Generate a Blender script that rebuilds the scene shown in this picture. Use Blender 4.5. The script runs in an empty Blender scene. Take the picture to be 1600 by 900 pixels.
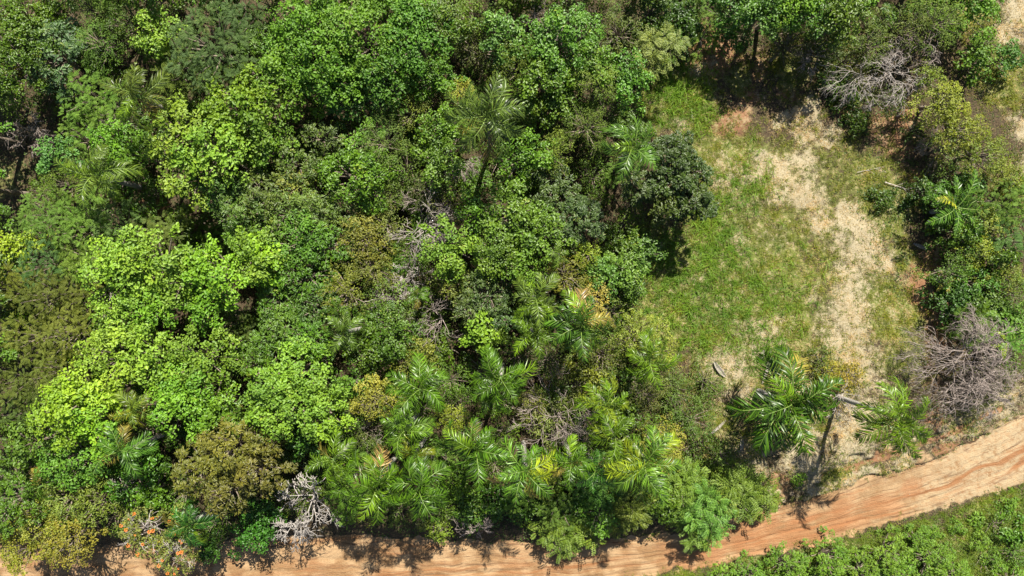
import bpy, math, random
import numpy as np
from mathutils import Vector, Matrix
sc = bpy.context.scene
C = sc.collection

# ------------------------------------------------------------------ camera, sky, sun, exposure
H = 60.0            # drone height, metres
F = 1100.0          # focal length in photograph pixels (1600 wide)
cam_d = bpy.data.cameras.new('camera'); cam_d.lens = F / 1600 * 36; cam_d.sensor_width = 36
cam_d.clip_end = 4000; cam_d.clip_start = 0.5
cam = bpy.data.objects.new('camera', cam_d); cam.location = (0, 0, H); C.objects.link(cam); sc.camera = cam

SUN_AZ = math.atan2(0.27, 0.96)      # from photo-up (north) towards the right (east)
SUN_EL = math.radians(52)
w = bpy.data.worlds.new('World'); sc.world = w; w.use_nodes = True
nt = w.node_tree; nt.nodes.clear()
sky = nt.nodes.new('ShaderNodeTexSky'); sky.sky_type = 'NISHITA'; sky.sun_disc = False
sky.sun_elevation = SUN_EL; sky.sun_rotation = SUN_AZ
bg = nt.nodes.new('ShaderNodeBackground'); bg.inputs[1].default_value = 0.052
wo = nt.nodes.new('ShaderNodeOutputWorld')
nt.links.new(sky.outputs[0], bg.inputs[0]); nt.links.new(bg.outputs[0], wo.inputs[0])
sd = bpy.data.lights.new('sun', 'SUN'); sd.energy = 5.0; sd.angle = math.radians(0.5); sd.color = (1, 0.95, 0.84)
so = bpy.data.objects.new('sun', sd); C.objects.link(so)
dirv = Vector((math.sin(SUN_AZ) * math.cos(SUN_EL), math.cos(SUN_AZ) * math.cos(SUN_EL), math.sin(SUN_EL)))
so.rotation_euler = dirv.to_track_quat('Z', 'Y').to_euler(); so.location = (0, 30, 80)
sc.view_settings.view_transform = 'Standard'; sc.view_settings.look = 'None'
sc.view_settings.exposure = 1.27; sc.view_settings.gamma = 1
sc.render.engine = 'CYCLES'
sc.cycles.max_bounces = 6; sc.cycles.diffuse_bounces = 2; sc.cycles.glossy_bounces = 2
sc.cycles.transmission_bounces = 3; sc.cycles.transparent_max_bounces = 4

# ------------------------------------------------------------------ noise and mesh helpers
def vnoise(x, y, seed=0):
    rs = np.random.RandomState(seed); T = rs.rand(256, 256)
    xi = np.floor(x).astype(int); yi = np.floor(y).astype(int)
    fx = x - xi; fy = y - yi; fx = fx * fx * (3 - 2 * fx); fy = fy * fy * (3 - 2 * fy)
    a = T[xi & 255, yi & 255]; b = T[(xi + 1) & 255, yi & 255]
    c = T[xi & 255, (yi + 1) & 255]; d = T[(xi + 1) & 255, (yi + 1) & 255]
    return (a * (1 - fx) + b * fx) * (1 - fy) + (c * (1 - fx) + d * fx) * fy
def fbm(x, y, seed=0, oct=4):
    s = 0; a = 1; t = 0
    for i in range(oct):
        s = s + a * vnoise(x * 2 ** i + 13.7 * i, y * 2 ** i + 7.1 * i, seed + i); t += a; a *= 0.55
    return s / t
def sstep(a, b, x):
    t = np.clip((x - a) / (b - a), 0, 1); return t * t * (3 - 2 * t)
def norm(a):
    return a / (np.linalg.norm(a, axis=-1, keepdims=True) + 1e-9)

class MB:
    """collects verts and faces (numpy) and links them as ONE mesh"""
    def __init__(s): s.V = []; s.F = []; s.A = []; s.n = 0
    def add(s, V, Fc, v=0.5, mat=0):
        V = np.asarray(V, float).reshape(-1, 3)
        s.V.append(V); s.F.append((np.asarray(Fc, int) + s.n, mat))
        s.A.append(np.broadcast_to(np.asarray(v, float), (len(V),)).copy()); s.n += len(V)
    def mesh(s, name, mats, smooth=False):
        me = bpy.data.meshes.new(name)
        V = np.concatenate(s.V); A = np.concatenate(s.A)
        me.vertices.add(len(V)); me.vertices.foreach_set('co', V.ravel())
        li = np.concatenate([f.ravel() for f, m in s.F])
        tot = np.concatenate([np.full(len(f), f.shape[1]) for f, m in s.F])
        mi = np.concatenate([np.full(len(f), m) for f, m in s.F])
        st = np.concatenate([[0], np.cumsum(tot)[:-1]])
        me.loops.add(len(li)); me.loops.foreach_set('vertex_index', li)
        me.polygons.add(len(tot)); me.polygons.foreach_set('loop_start', st)
        me.polygons.foreach_set('material_index', mi)
        if smooth: me.polygons.foreach_set('use_smooth', np.ones(len(tot), bool))
        at = me.attributes.new('v', 'FLOAT', 'POINT'); at.data.foreach_set('value', A)
        for m in mats: me.materials.append(m)
        me.update(calc_edges=True)
        return me
def link(name, data, parent=None, loc=(0, 0, 0), rz=0, s=1, color=None):
    o = bpy.data.objects.new(name, data); C.objects.link(o)
    o.location = loc; o.rotation_euler = (0, 0, rz)
    o.scale = (s, s, s) if not isinstance(s, tuple) else s
    if color is not None: o.color = (*color, 1)
    if parent: o.parent = parent
    return o
def tag(o, label=None, cat=None, group=None, kind=None):
    if label: o['label'] = label
    if cat: o['category'] = cat
    if group: o['group'] = group
    if kind: o['kind'] = kind
    return o

def tube(mb, pts, rad, sides=5, v=0.5, mat=0):
    pts = np.asarray(pts, float); k = len(pts); rad = np.broadcast_to(rad, (k,))
    T = np.gradient(pts, axis=0); T = norm(T)
    ref = np.array([0, 0, 1.0]) if abs(T[0, 2]) < 0.9 else np.array([1.0, 0, 0])
    a = norm(np.cross(T, ref)); b = np.cross(T, a)
    th = np.arange(sides) * 2 * math.pi / sides
    V = pts[:, None] + rad[:, None, None] * (a[:, None] * np.cos(th)[None, :, None] + b[:, None] * np.sin(th)[None, :, None])
    i = np.arange(k - 1)[:, None] * sides; j = np.arange(sides)[None]; j2 = (j + 1) % sides
    Fc = np.stack([i + j, i + j2, i + sides + j2, i + sides + j], -1).reshape(-1, 4)
    mb.add(V, Fc, v, mat)

def leaves(mb, P, A, N, L, W, v, fold=0.25, hexa=False, mat=0, droop=0.15):
    n = len(P); N = norm(N); A = norm(A - (A * N).sum(-1, keepdims=True) * N); S = np.cross(N, A)
    L = np.broadcast_to(L, (n,))[:, None]; W = np.broadcast_to(W, (n,))[:, None]
    tip = P + A * L - N * L * droop
    if hexa:
        l1 = P + A * L * .28 + S * W * .42 + N * W * fold; r1 = P + A * L * .28 - S * W * .42 + N * W * fold
        l2 = P + A * L * .7 + S * W * .46 + N * W * fold; r2 = P + A * L * .7 - S * W * .46 + N * W * fold
        V = np.stack([P, r1, r2, tip, l2, l1], 1); b = np.arange(n)[:, None] * 6
        Fc = np.concatenate([b + [[0, 1, 2, 3]], b + [[0, 3, 4, 5]]]); k = 6
    else:
        l = P + A * L * .45 + S * W * .5 + N * W * fold; r = P + A * L * .45 - S * W * .5 + N * W * fold
        V = np.stack([P, r, tip, l], 1); b = np.arange(n)[:, None] * 4
        Fc = np.concatenate([b + [[0, 1, 2]], b + [[0, 2, 3]]]); k = 4
    mb.add(V, Fc, np.repeat(np.broadcast_to(v, (n,)), k), mat)

# ------------------------------------------------------------------ materials
def new_mat(name):
    m = bpy.data.materials.new(name); m.use_nodes = True; nt = m.node_tree; nt.nodes.clear()
    return m, nt, nt.nodes.new('ShaderNodeOutputMaterial')
class NG:
    def __init__(s, nt): s.nt = nt
    def n(s, t, **k):
        x = s.nt.nodes.new(t)
        for a, b in k.items(): setattr(x, a, b)
        return x
    def l(s, a, b): s.nt.links.new(a, b)
    def val(s, x, inp):
        if hasattr(x, 'links'): s.l(x, inp)
        else: inp.default_value = x if not isinstance(x, tuple) or len(x) == 4 or inp.type == 'VECTOR' else (*x, 1)
    def math(s, op, a, b=0.0, clamp=False):
        x = s.n('ShaderNodeMath', operation=op); x.use_clamp = clamp; s.val(a, x.inputs[0]); s.val(b, x.inputs[1]); return x.outputs[0]
    def mix(s, f, a, b, bt='MIX'):
        x = s.n('ShaderNodeMix', data_type='RGBA', blend_type=bt); s.val(f, x.inputs[0]); s.val(a, x.inputs[6]); s.val(b, x.inputs[7]); return x.outputs[2]
    def noise(s, vec, scale, detail=4, rough=.55, dist=0):
        x = s.n('ShaderNodeTexNoise'); x.inputs['Scale'].default_value = scale; x.inputs['Detail'].default_value = detail
        x.inputs['Roughness'].default_value = rough; x.inputs['Distortion'].default_value = dist
        if vec is not None: s.l(vec, x.inputs['Vector'])
        return x.outputs[0]
    def attr(s, name, out='Fac'):
        return s.n('ShaderNodeAttribute', attribute_name=name).outputs[out]
    def ramp(s, f, lo, hi):
        x = s.n('ShaderNodeMapRange'); x.interpolation_type = 'SMOOTHSTEP'; s.val(f, x.inputs[0])
        x.inputs[1].default_value = lo; x.inputs[2].default_value = hi; return x.outputs[0]

def leaf_material(name, rough=0.45, trans=0.3, hue=(1.35, 1.12, 0.8), dark=0.55, spec=0.5):
    m, nt, out = new_mat(name); g = NG(nt)
    oi = g.n('ShaderNodeObjectInfo'); v = g.attr('v')
    geo = g.n('ShaderNodeNewGeometry')
    mott = g.noise(geo.outputs['Position'], 0.9, 3)
    base = g.mix(v, g.mix(1.0, oi.outputs['Color'], (dark, dark * 1.02, dark * 1.05), 'MULTIPLY'),
                 g.mix(1.0, oi.outputs['Color'], hue, 'MULTIPLY'))
    base = g.mix(g.math('MULTIPLY', g.ramp(mott, .5, .75), .2), base, g.mix(1.0, base, (1.2, 1.05, .8), 'MULTIPLY'))
    big = g.noise(geo.outputs['Position'], .45, 2)
    base = g.mix(g.math('MULTIPLY', g.ramp(big, .45, .68), .45), base, g.mix(1.0, base, (.72, .86, .8), 'MULTIPLY'))
    base = g.mix(g.math('MULTIPLY', g.ramp(v, .9, .97), .35), base, (.34, .30, .05))
    br = g.n('ShaderNodeBsdfPrincipled'); g.l(base, br.inputs['Base Color'])
    br.inputs['Roughness'].default_value = rough; br.inputs['Specular IOR Level'].default_value = spec
    tr = g.n('ShaderNodeBsdfTranslucent'); g.l(g.mix(1.0, base, (1.5, 1.5, .5), 'MULTIPLY'), tr.inputs['Color'])
    mx = g.n('ShaderNodeMixShader'); mx.inputs[0].default_value = trans
    g.l(br.outputs[0], mx.inputs[1]); g.l(tr.outputs[0], mx.inputs[2]); g.l(mx.outputs[0], out.inputs[0])
    return m
def bark_material(name, a, b, scale=6, rough=.85):
    m, nt, out = new_mat(name); g = NG(nt)
    tc = g.n('ShaderNodeTexCoord'); n = g.noise(tc.outputs['Object'], scale, 5)
    br = g.n('ShaderNodeBsdfPrincipled'); g.l(g.mix(g.ramp(n, .35, .65), a, b), br.inputs['Base Color'])
    br.inputs['Roughness'].default_value = rough
    bp = g.n('ShaderNodeBump'); bp.inputs['Strength'].default_value = .5; bp.inputs['Distance'].default_value = .03
    g.l(n, bp.inputs['Height']); g.l(bp.outputs[0], br.inputs['Normal']); g.l(br.outputs[0], out.inputs[0])
    return m
M_leaf = leaf_material('broad_leaf', .5, .3, spec=.35)
M_gloss = leaf_material('glossy_leaf', .42, .3, (1.35, 1.15, .8), .5, .4)
M_fine = leaf_material('feathery_leaf', .6, .38, (1.25, 1.1, .8), .65, .3)
M_palm = leaf_material('palm_leaf', .36, .2, (1.4, 1.25, .6), .24, .3)
M_grass = leaf_material('grass_blade', .55, .35, (1.5, 1.15, .8), .55, .3)
M_bark = bark_material('bark', (.10, .075, .05), (.22, .18, .14))
M_pale = bark_material('bleached_wood', (.25, .21, .185), (.43, .385, .345))
M_white = bark_material('white_wood', (.22, .195, .175), (.37, .34, .31))
M_dead = bark_material('dead_twig', (.18, .14, .12), (.35, .29, .255))
M_sheath = bark_material('dry_sheath', (.14, .12, .095), (.29, .26, .22), 12)
M_palmtrunk = bark_material('palm_trunk', (.22, .20, .175), (.37, .345, .31), 9)
M_shaft = bark_material('palm_crownshaft', (.10, .18, .05), (.17, .27, .08), 3, .4)
M_rachis = bark_material('palm_rachis', (.10, .17, .03), (.17, .24, .045), 3, .5)
M_flower = bark_material('orange_petal', (.5, .13, .02), (.6, .2, .03), 9, .6)
M_rock = bark_material('pale_clay', (.20, .14, .085), (.36, .28, .18), 4)

# ------------------------------------------------------------------ terrain
TOP = np.array([(-900, 875), (-100, 850), (300, 852), (500, 838), (700, 842), (850, 846), (1000, 838), (1100, 822), (1210, 795),
                (1300, 768), (1400, 738), (1500, 699), (1600, 644), (1750, 580), (2400, 300)], float)
BOT = np.array([(-900, 990), (-100, 965), (300, 962), (700, 938), (900, 915), (1050, 893), (1200, 866), (1300, 844), (1400, 818),
                (1500, 791), (1600, 756), (1750, 680), (2400, 420)], float)
def road_top(px): return np.interp(px, TOP[:, 0], TOP[:, 1])
def road_bot(px): return np.interp(px, BOT[:, 0], BOT[:, 1])
S0 = F / H
def terrain(x, y):
    px = 800 + x * S0; py = 450 - y * S0
    wob = (fbm(x * .5, y * .5, 3) - .5) * 20 + (fbm(x * 2, y * 2, 9) - .5) * 13
    d = (road_top(px) + wob - py) / S0            # metres north of the road edge
    e = (py - road_bot(px) + wob) / S0            # metres south of it
    east = sstep(1120, 1240, px)
    z1 = .28 * sstep(0, .25, d)
    z2 = (.75 * sstep(.2, 1.4, d)) * (1 - east) + east * (.15 * sstep(.2, 1.8, d) + .5 * sstep(2.0, 2.7, d + (fbm(x * .7, y * .7, 21) - .5) * 1.8))
    z = z1 + z2 + .3 * sstep(0, 1.2, e)
    off = np.maximum(sstep(0, 1.0, d), sstep(0, 1.0, e))
    z = z + off * (fbm(x * .25, y * .25, 5) - .5) * .7 + off * (fbm(x * 1.6, y * 1.6, 6) - .5) * .16
    v = (py - road_top(px)) / (road_bot(px) - road_top(px))
    on = (1 - off)
    u = x + y * .3
    for c, wd, dp in ((.1, .02, .07), (.30, .03, .06), (.42, .02, .05), (.60, .03, .07), (.72, .02, .05), (.88, .02, .06)):
        cc = c + (vnoise(u * .12, u * 0 + c * 50, 8) - .5) * .10
        z = z - on * dp * sstep(.35, .6, fbm(u * .11 + c * 40, u * 0 + c * 9, 14)) * np.exp(-((v - cc) / wd) ** 2)
    z = z + on * (fbm(u * .5, v * 9, 17) - .5) * .10
    return z
def tz(x, y): return float(terrain(np.array([x]), np.array([y]))[0])
def W(px, py, z=0.0):
    s = (H - z) / F
    return (px - 800) * s, (450 - py) * s

def blobs(px, py, L):
    r = np.zeros_like(px)
    for (x, y, s, *a) in L:
        amp = a[0] if a else 1.0
        r = np.maximum(r, amp * np.exp(-((px - x) ** 2 + (py - y) ** 2) / (s * s)))
    return r
STRAW = [(1180, 262, 26), (1210, 272, 32), (1242, 262, 30), (1248, 310, 32), (1275, 345, 30), (1318, 345, 30), (1345, 372, 32), (1368, 415, 28), (1330, 400, 28), (1265, 178, 24), (1285, 218, 24, .85), (1212, 195, 20, .8), (1150, 268, 22, .7), (1205, 305, 22, .9), (1188, 150, 14, .6),
         (1300, 385, 26, .8), (1325, 440, 46, .8), (1320, 485, 50, .85), (1310, 525, 54, .85), (1335, 550, 46, .8), (1270, 460, 26, .6), (1250, 215, 26, .8), (1235, 180, 20, .8), (1290, 560, 40, .6),
         (1145, 372, 20, .8), (1135, 280, 45, .65), (1060, 198, 26, .7), (1185, 525, 50, .75), (1130, 560, 45, .75), (1090, 120, 28, .6),
         (1355, 590, 60, .6), (1390, 530, 30, .5), (1240, 590, 50, .6), (1160, 620, 55, .55), (1330, 660, 70, .8), (1250, 700, 60, .75), (1180, 715, 60, .6), (1270, 740, 50, .8),
         (1330, 735, 60, .85), (1420, 705, 50, .85), (1500, 680, 60, .85), (1570, 650, 60, .8), (1590, 30, 45, .95), (1560, 60, 30, .7), (1595, 200, 38, .9), (1600, 260, 40, .8),
         (1130, 470, 25, .45), (1215, 430, 25, .4), (1170, 330, 30, .5), (1560, 790, 40, .5), (1480, 835, 40, .6), (1530, 820, 30, .5), (1205, 770, 22, .9), (1400, 480, 25, .4),
         (1200, 480, 25, .45), (1110, 620, 40, .5)]
RED = [(1165, 150, 34, .7), (1225, 145, 30, .6), (1150, 215, 30, .6), (1355, 200, 30, .6), (1390, 300, 26, .6), (1090, 70, 40, .8), (1180, 110, 30, .6), (1310, 180, 24, .5), (1105, 100, 40, .9), (1130, 95, 30, .8), (1075, 110, 20, .7), (1140, 195, 40, .8), (1115, 200, 30, .6), (1395, 220, 60, .6), (1430, 430, 34, 1), (1440, 470, 40, 1), (1455, 515, 30, .9), (1395, 190, 40, .7),
       (1270, 455, 24, .3), (1120, 550, 40, .35), (1420, 280, 40, .6), (1440, 390, 30, .6), (1215, 755, 24, .8), (1190, 690, 50, .35), (1370, 745, 26, .6), (1430, 760, 30, .7), (1480, 695, 26, .8), (1445, 655, 18, .9), (1330, 725, 22, .7), (1290, 735, 16, .7), (1385, 705, 20, .9), (1500, 672, 24, .6), (1410, 640, 20, .3),
       (250, 330, 30, .8), (50, 170, 40, .4), (1440, 560, 30, .6), (1445, 600, 25, .5)]
GREEN = [(1400, 330, 22, .7), (1385, 250, 18, .6), (1050, 150, 45), (1070, 180, 40), (1010, 180, 40), (1160, 270, 60), (1120, 330, 60), (1100, 420, 80), (1060, 480, 70), (1180, 440, 80), (1200, 380, 60), (1150, 500, 60), (1230, 500, 50), (1220, 560, 35, .8),
         (1380, 330, 50), (1370, 460, 45), (1390, 500, 45), (1330, 140, 40, .7), (1300, 90, 50, .8), (1230, 110, 50, .65), (1365, 285, 34, .8), (1300, 250, 26, .4), (1290, 330, 20, .7), (1395, 400, 36, .7), (1400, 560, 50, .8), (1350, 270, 40, .8), (1300, 600, 40, .6),
         (1180, 240, 35, .6), (1110, 250, 60, .8), (1250, 440, 40, .7), (1090, 160, 40, .7), (1150, 130, 40, .6), (1010, 400, 60, .8), (1120, 650, 60, .6), (1260, 650, 50, .6), (1120, 700, 60, .6),
         (1380, 770, 40, .5), (1300, 745, 30, .8), (1350, 735, 30, .5), (1500, 20, 50, .9), (1560, 130, 60, .7), (1560, 300, 60, .6), (20, 300, 60, .5), (1540, 840, 70, .9), (1590, 820, 60, .9), (1480, 870, 60, .9), (1300, 880, 80, .8), (1180, 890, 60, .7), (1060, 905, 40, .7),
         (500, 820, 25, .4), (700, 815, 40, .4), (1350, 620, 40, .4), (1200, 610, 40, .4), (30, 270, 50, .5), (1220, 380, 50, .6)]
SCAR = [((1285, 741), (1400, 706), 7), ((1425, 697), (1500, 664), 6), ((1465, 706), (1545, 690), 11), ((1425, 757), (1490, 733), 9), ((1500, 664), (1560, 640), 4), ((1215, 800), (1290, 772), 4), ((1060, 850), (1190, 812), 5), ((1205, 745), (1215, 790), 7)]
def segs(px, py):
    r = np.zeros_like(px)
    for (a, b), (c, d), wd in SCAR:
        t = np.clip(((px - a) * (c - a) + (py - b) * (d - b)) / ((c - a) ** 2 + (d - b) ** 2), 0, 1)
        r = np.maximum(r, np.exp(-((px - a - t * (c - a)) ** 2 + (py - b - t * (d - b)) ** 2) / wd ** 2))
    return r
def weights(x, y):
    px = 800 + x * S0; py = 450 - y * S0
    wx = px + (fbm(x * .35, y * .35, 31) - .5) * 34 + (fbm(x * 1.4, y * 1.4, 33) - .5) * 26
    wy = py + (fbm(x * .35, y * .35, 41) - .5) * 34 + (fbm(x * 1.4, y * 1.4, 43) - .5) * 26
    st = blobs(wx, wy, STRAW) * (.46 + .98 * fbm(x * 1.1, y * 1.1, 47)); rd = blobs(wx, wy, RED); gr = blobs(wx, wy, GREEN)
    gr = np.maximum(gr, .52 * sstep(1040, 1090, wx) * sstep(1400, 1340, wx) * sstep(170, 250, wy) * sstep(640, 590, wy))
    st = np.maximum(st, .41 * sstep(0, 1, gr) * (px > 1000))
    wob = (fbm(x * .5, y * .5, 3) - .5) * 20 + (fbm(x * 2, y * 2, 9) - .5) * 13
    seg = segs(wx * .35 + px * .65, wy * .35 + py * .65); rd = np.maximum(rd, seg); st = st * (1 - .95 * seg)
    road = sstep(-4, 4, py - road_top(px) - wob) * sstep(-6, 8, road_bot(px) - py + wob)
    road = np.maximum(road, blobs(wx, wy, [(1560, 684, 26), (1605, 668, 34), (1510, 702, 22, .9), (1450, 722, 16, .8), (1225, 775, 12, .9)]) * (1 - seg))
    rv = (py - road_top(px)) / (road_bot(px) - road_top(px)) * 5.0
    return px, py, st * (1 - road), rd * (1 - road), gr * (1 - road), road, rv

def axis(lo, hi, step, far):
    a = list(np.arange(lo, hi + 1e-6, step)); s = step
    p = hi
    while p < far: s = min(s * 1.5, far * .3); p += s; a.append(p)
    s = step; p = lo
    while p > -far: s = min(s * 1.5, far * .3); p -= s; a.insert(0, p)
    return np.array(a)
gx = axis(-47, 47, .19, 1500)
gy = axis(-27.5, 27.5, .19, 1500)
gy = np.sort(np.concatenate([gy, np.arange(-27.5 + .095, -9, .19)]))
X, Y = np.meshgrid(gx, gy, indexing='ij'); nx, ny = X.shape
Z = terrain(X, Y)
far = sstep(60, 300, np.hypot(X, Y))
Z = Z * (1 - far) + far * ((fbm(X * .004, Y * .004, 77) - .5) * 20 + .5)
mb = MB()
i = np.arange(nx - 1)[:, None] * ny; j = np.arange(ny - 1)[None]
Fc = np.stack([i + j, i + ny + j, i + ny + j + 1, i + j + 1], -1).reshape(-1, 4)
mb.add(np.stack([X, Y, Z], -1), Fc, 0.5)

# ground material: soil, litter, dry and green sward, sandy road
m, nt, out = new_mat('ground'); g = NG(nt)
geo = g.n('ShaderNodeNewGeometry'); pos = geo.outputs['Position']
ca = g.n('ShaderNodeAttribute', attribute_name='wa'); cb = g.n('ShaderNodeAttribute', attribute_name='wb')
sa = g.n('ShaderNodeSeparateColor'); g.l(ca.outputs['Color'], sa.inputs[0])
sb_ = g.n('ShaderNodeSeparateColor'); g.l(cb.outputs['Color'], sb_.inputs[0])
nA = g.noise(pos, 2.2, 6, .62); nB = g.noise(pos, 9, 5, .65); nC = g.noise(pos, .6, 4)
nD = g.noise(pos, 28, 3, .7)
def thr(wt, n, soft=.16, k=.9):
    return g.ramp(g.math('ADD', wt, g.math('MULTIPLY', g.math('SUBTRACT', n, .5), k)), .5 - soft, .5 + soft)
litter = g.mix(g.ramp(nB, .35, .68), (.030, .022, .013), (.095, .068, .04))
litter = g.mix(g.ramp(nA, .5, .7), litter, (.05, .055, .02))
red = g.mix(nB, (.125, .058, .028), (.27, .145, .078)); red = g.mix(g.ramp(nA, .45, .7), red, (.26, .19, .11))
green = g.mix(nB, (.045, .072, .012), (.175, .18, .045)); green = g.mix(g.ramp(nA, .5, .72), green, (.27, .22, .11))
straw = g.mix(nB, (.195, .16, .10), (.44, .375, .26)); straw = g.mix(g.ramp(nD, .5, .68), straw, (.15, .13, .05))
straw = g.mix(g.math('MULTIPLY', g.ramp(nC, .5, .7), .5), straw, (.28, .215, .12))
col = g.mix(thr(sa.outputs[2], nA), litter, red)
col = g.mix(thr(sa.outputs[0], nA), col, green)
mixs = g.math('ADD', g.math('MULTIPLY', nA, .55), g.math('MULTIPLY', nB, .45))
mixs = g.math('ADD', g.math('MULTIPLY', mixs, .7), g.math('MULTIPLY', g.noise(pos, 14, 4, .7), .3))
col = g.mix(thr(sa.outputs[1], mixs, .2, 2.6), col, straw)
# road: streaks that follow the wheel tracks
comb = g.n('ShaderNodeCombineXYZ')
sx = g.n('ShaderNodeSeparateXYZ'); g.l(pos, sx.inputs[0])
g.l(g.math('MULTIPLY', sx.outputs[0], .16), comb.inputs[0])
rv = g.math('MULTIPLY', sb_.outputs[1], 5.0); g.l(g.math('MULTIPLY', g.math('ADD', rv, g.math('MULTIPLY', g.noise(pos, .25, 2), 1.3)), 2.1), comb.inputs[1])
s1 = g.noise(comb.outputs[0], 1.0, 6, .6, 0); s2 = g.noise(comb.outputs[0], 3.2, 6, .72, 0)
rc = g.mix(g.ramp(nC, .4, .62), (.22, .128, .060), (.335, .22, .118))
rc = g.mix(g.math('MULTIPLY', g.ramp(s1, .5, .68), .6), rc, (.22, .098, .040))
rc = g.mix(g.math('MULTIPLY', g.ramp(s2, .54, .74), .5), rc, (.17, .085, .045))
rc = g.mix(g.math('MULTIPLY', g.ramp(nB, .5, .75), .4), rc, (.37, .275, .165))
rc = g.mix(g.math('MULTIPLY', sb_.outputs[2], g.ramp(nA, .3, .6)), rc, g.mix(nB, (.28, .21, .12), (.40, .32, .205)))
wv = g.math('MULTIPLY', g.math('SUBTRACT', g.noise(pos, .22, 3), .5), 1.6)
for c_, w_, st__ in ((.32, .10, .9), (1.5, .07, .7), (2.2, .12, .55), (2.75, .05, .8), (3.5, .09, .7), (4.2, .14, .5)):
    ln = g.ramp(g.math('ABSOLUTE', g.math('SUBTRACT', g.math('ADD', rv, wv), c_)), w_, .01)
    rc = g.mix(g.math('MULTIPLY', g.math('MULTIPLY', ln, st__), g.ramp(g.noise(pos, .7, 4), .42, .62)), rc, (.105, .05, .026))
pt = g.noise(comb.outputs[0], .8, 5, .6, .4)
rc = g.mix(g.math('MULTIPLY', g.math('MULTIPLY', g.ramp(pt, .46, .62), g.ramp(g.math('ABSOLUTE', g.math('SUBTRACT', g.math('ADD', rv, wv), 3.1)), 1.5, .5)), .9), rc, g.mix(nB, (.17, .068, .026), (.27, .125, .052)))
rc = g.mix(g.math('MULTIPLY', g.ramp(g.noise(pos, 1.1, 5, .65, 1.0), .56, .7), .5), rc, (.17, .10, .06))
rr_ = g.n('ShaderNodeSeparateColor'); g.l(g.n('ShaderNodeAttribute', attribute_name='wc').outputs['Color'], rr_.inputs[0])
rc = g.mix(g.math('MULTIPLY', thr(rr_.outputs[0], g.math('ADD', g.math('MULTIPLY', s1, .5), g.math('MULTIPLY', s2, .5)), .3, 1.6), .6), rc, g.mix(s2, (.34, .17, .08), (.20, .075, .028)))
rc = g.mix(g.math('MULTIPLY', g.ramp(nD, .55, .75), .35), rc, (.22, .14, .09))
col = g.mix(thr(sb_.outputs[0], nB, .2, .5), col, rc)
br = g.n('ShaderNodeBsdfPrincipled'); g.l(col, br.inputs['Base Color']); br.inputs['Roughness'].default_value = .95
br.inputs['Specular IOR Level'].default_value = .15
hh = g.math('ADD', g.math('MULTIPLY', nA, .6), g.math('ADD', g.math('MULTIPLY', nB, .4), g.math('ADD', g.math('MULTIPLY', nD, .15), g.math('MULTIPLY', g.math('MULTIPLY', s2, sb_.outputs[0]), .8))))
bp = g.n('ShaderNodeBump'); bp.inputs['Strength'].default_value = .9; bp.inputs['Distance'].default_value = .14
g.l(hh, bp.inputs['Height']); g.l(bp.outputs[0], br.inputs['Normal']); g.l(br.outputs[0], out.inputs[0])
M_ground = m
gme = mb.mesh('ground', [M_ground], smooth=True)
px, py, st, rd, gr, road, rvv = weights(X, Y)
inner = (1 - sstep(50, 56, np.hypot(X, Y)))
sand = sstep(1300, 1560, px + (fbm(X * .3, Y * .3, 51) - .5) * 200) * .85
def col_attr(me, name, r, gg, b):
    a = me.attributes.new(name, 'FLOAT_COLOR', 'POINT')
    a.data.foreach_set('color', np.stack([r, gg, b, np.ones_like(r)], -1).ravel().astype(np.float32))
col_attr(gme, 'wa', gr * inner + (1 - inner) * .8, st * inner, rd * inner)
col_attr(gme, 'wb', road, np.clip(rvv / 5, -3, 4), sand)
RR = blobs(px + (fbm(X * .3, Y * .6, 35) - .5) * 60, py + (fbm(X * .5, Y * 1.2, 36) - .5) * 30, [(1180, 840, 44), (1250, 826, 40), (1320, 808, 36), (1385, 792, 30, .8), (1110, 858, 36), (1060, 876, 34, .8), (990, 872, 30, .5), (470, 880, 50, .5), (620, 890, 50, .35), (800, 880, 40, .5), (1420, 762, 24, .8), (1340, 778, 18, .6)])
col_attr(gme, 'wc', RR, RR * 0, RR * 0)
link('ground', gme)['kind'] = 'structure'

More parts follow.
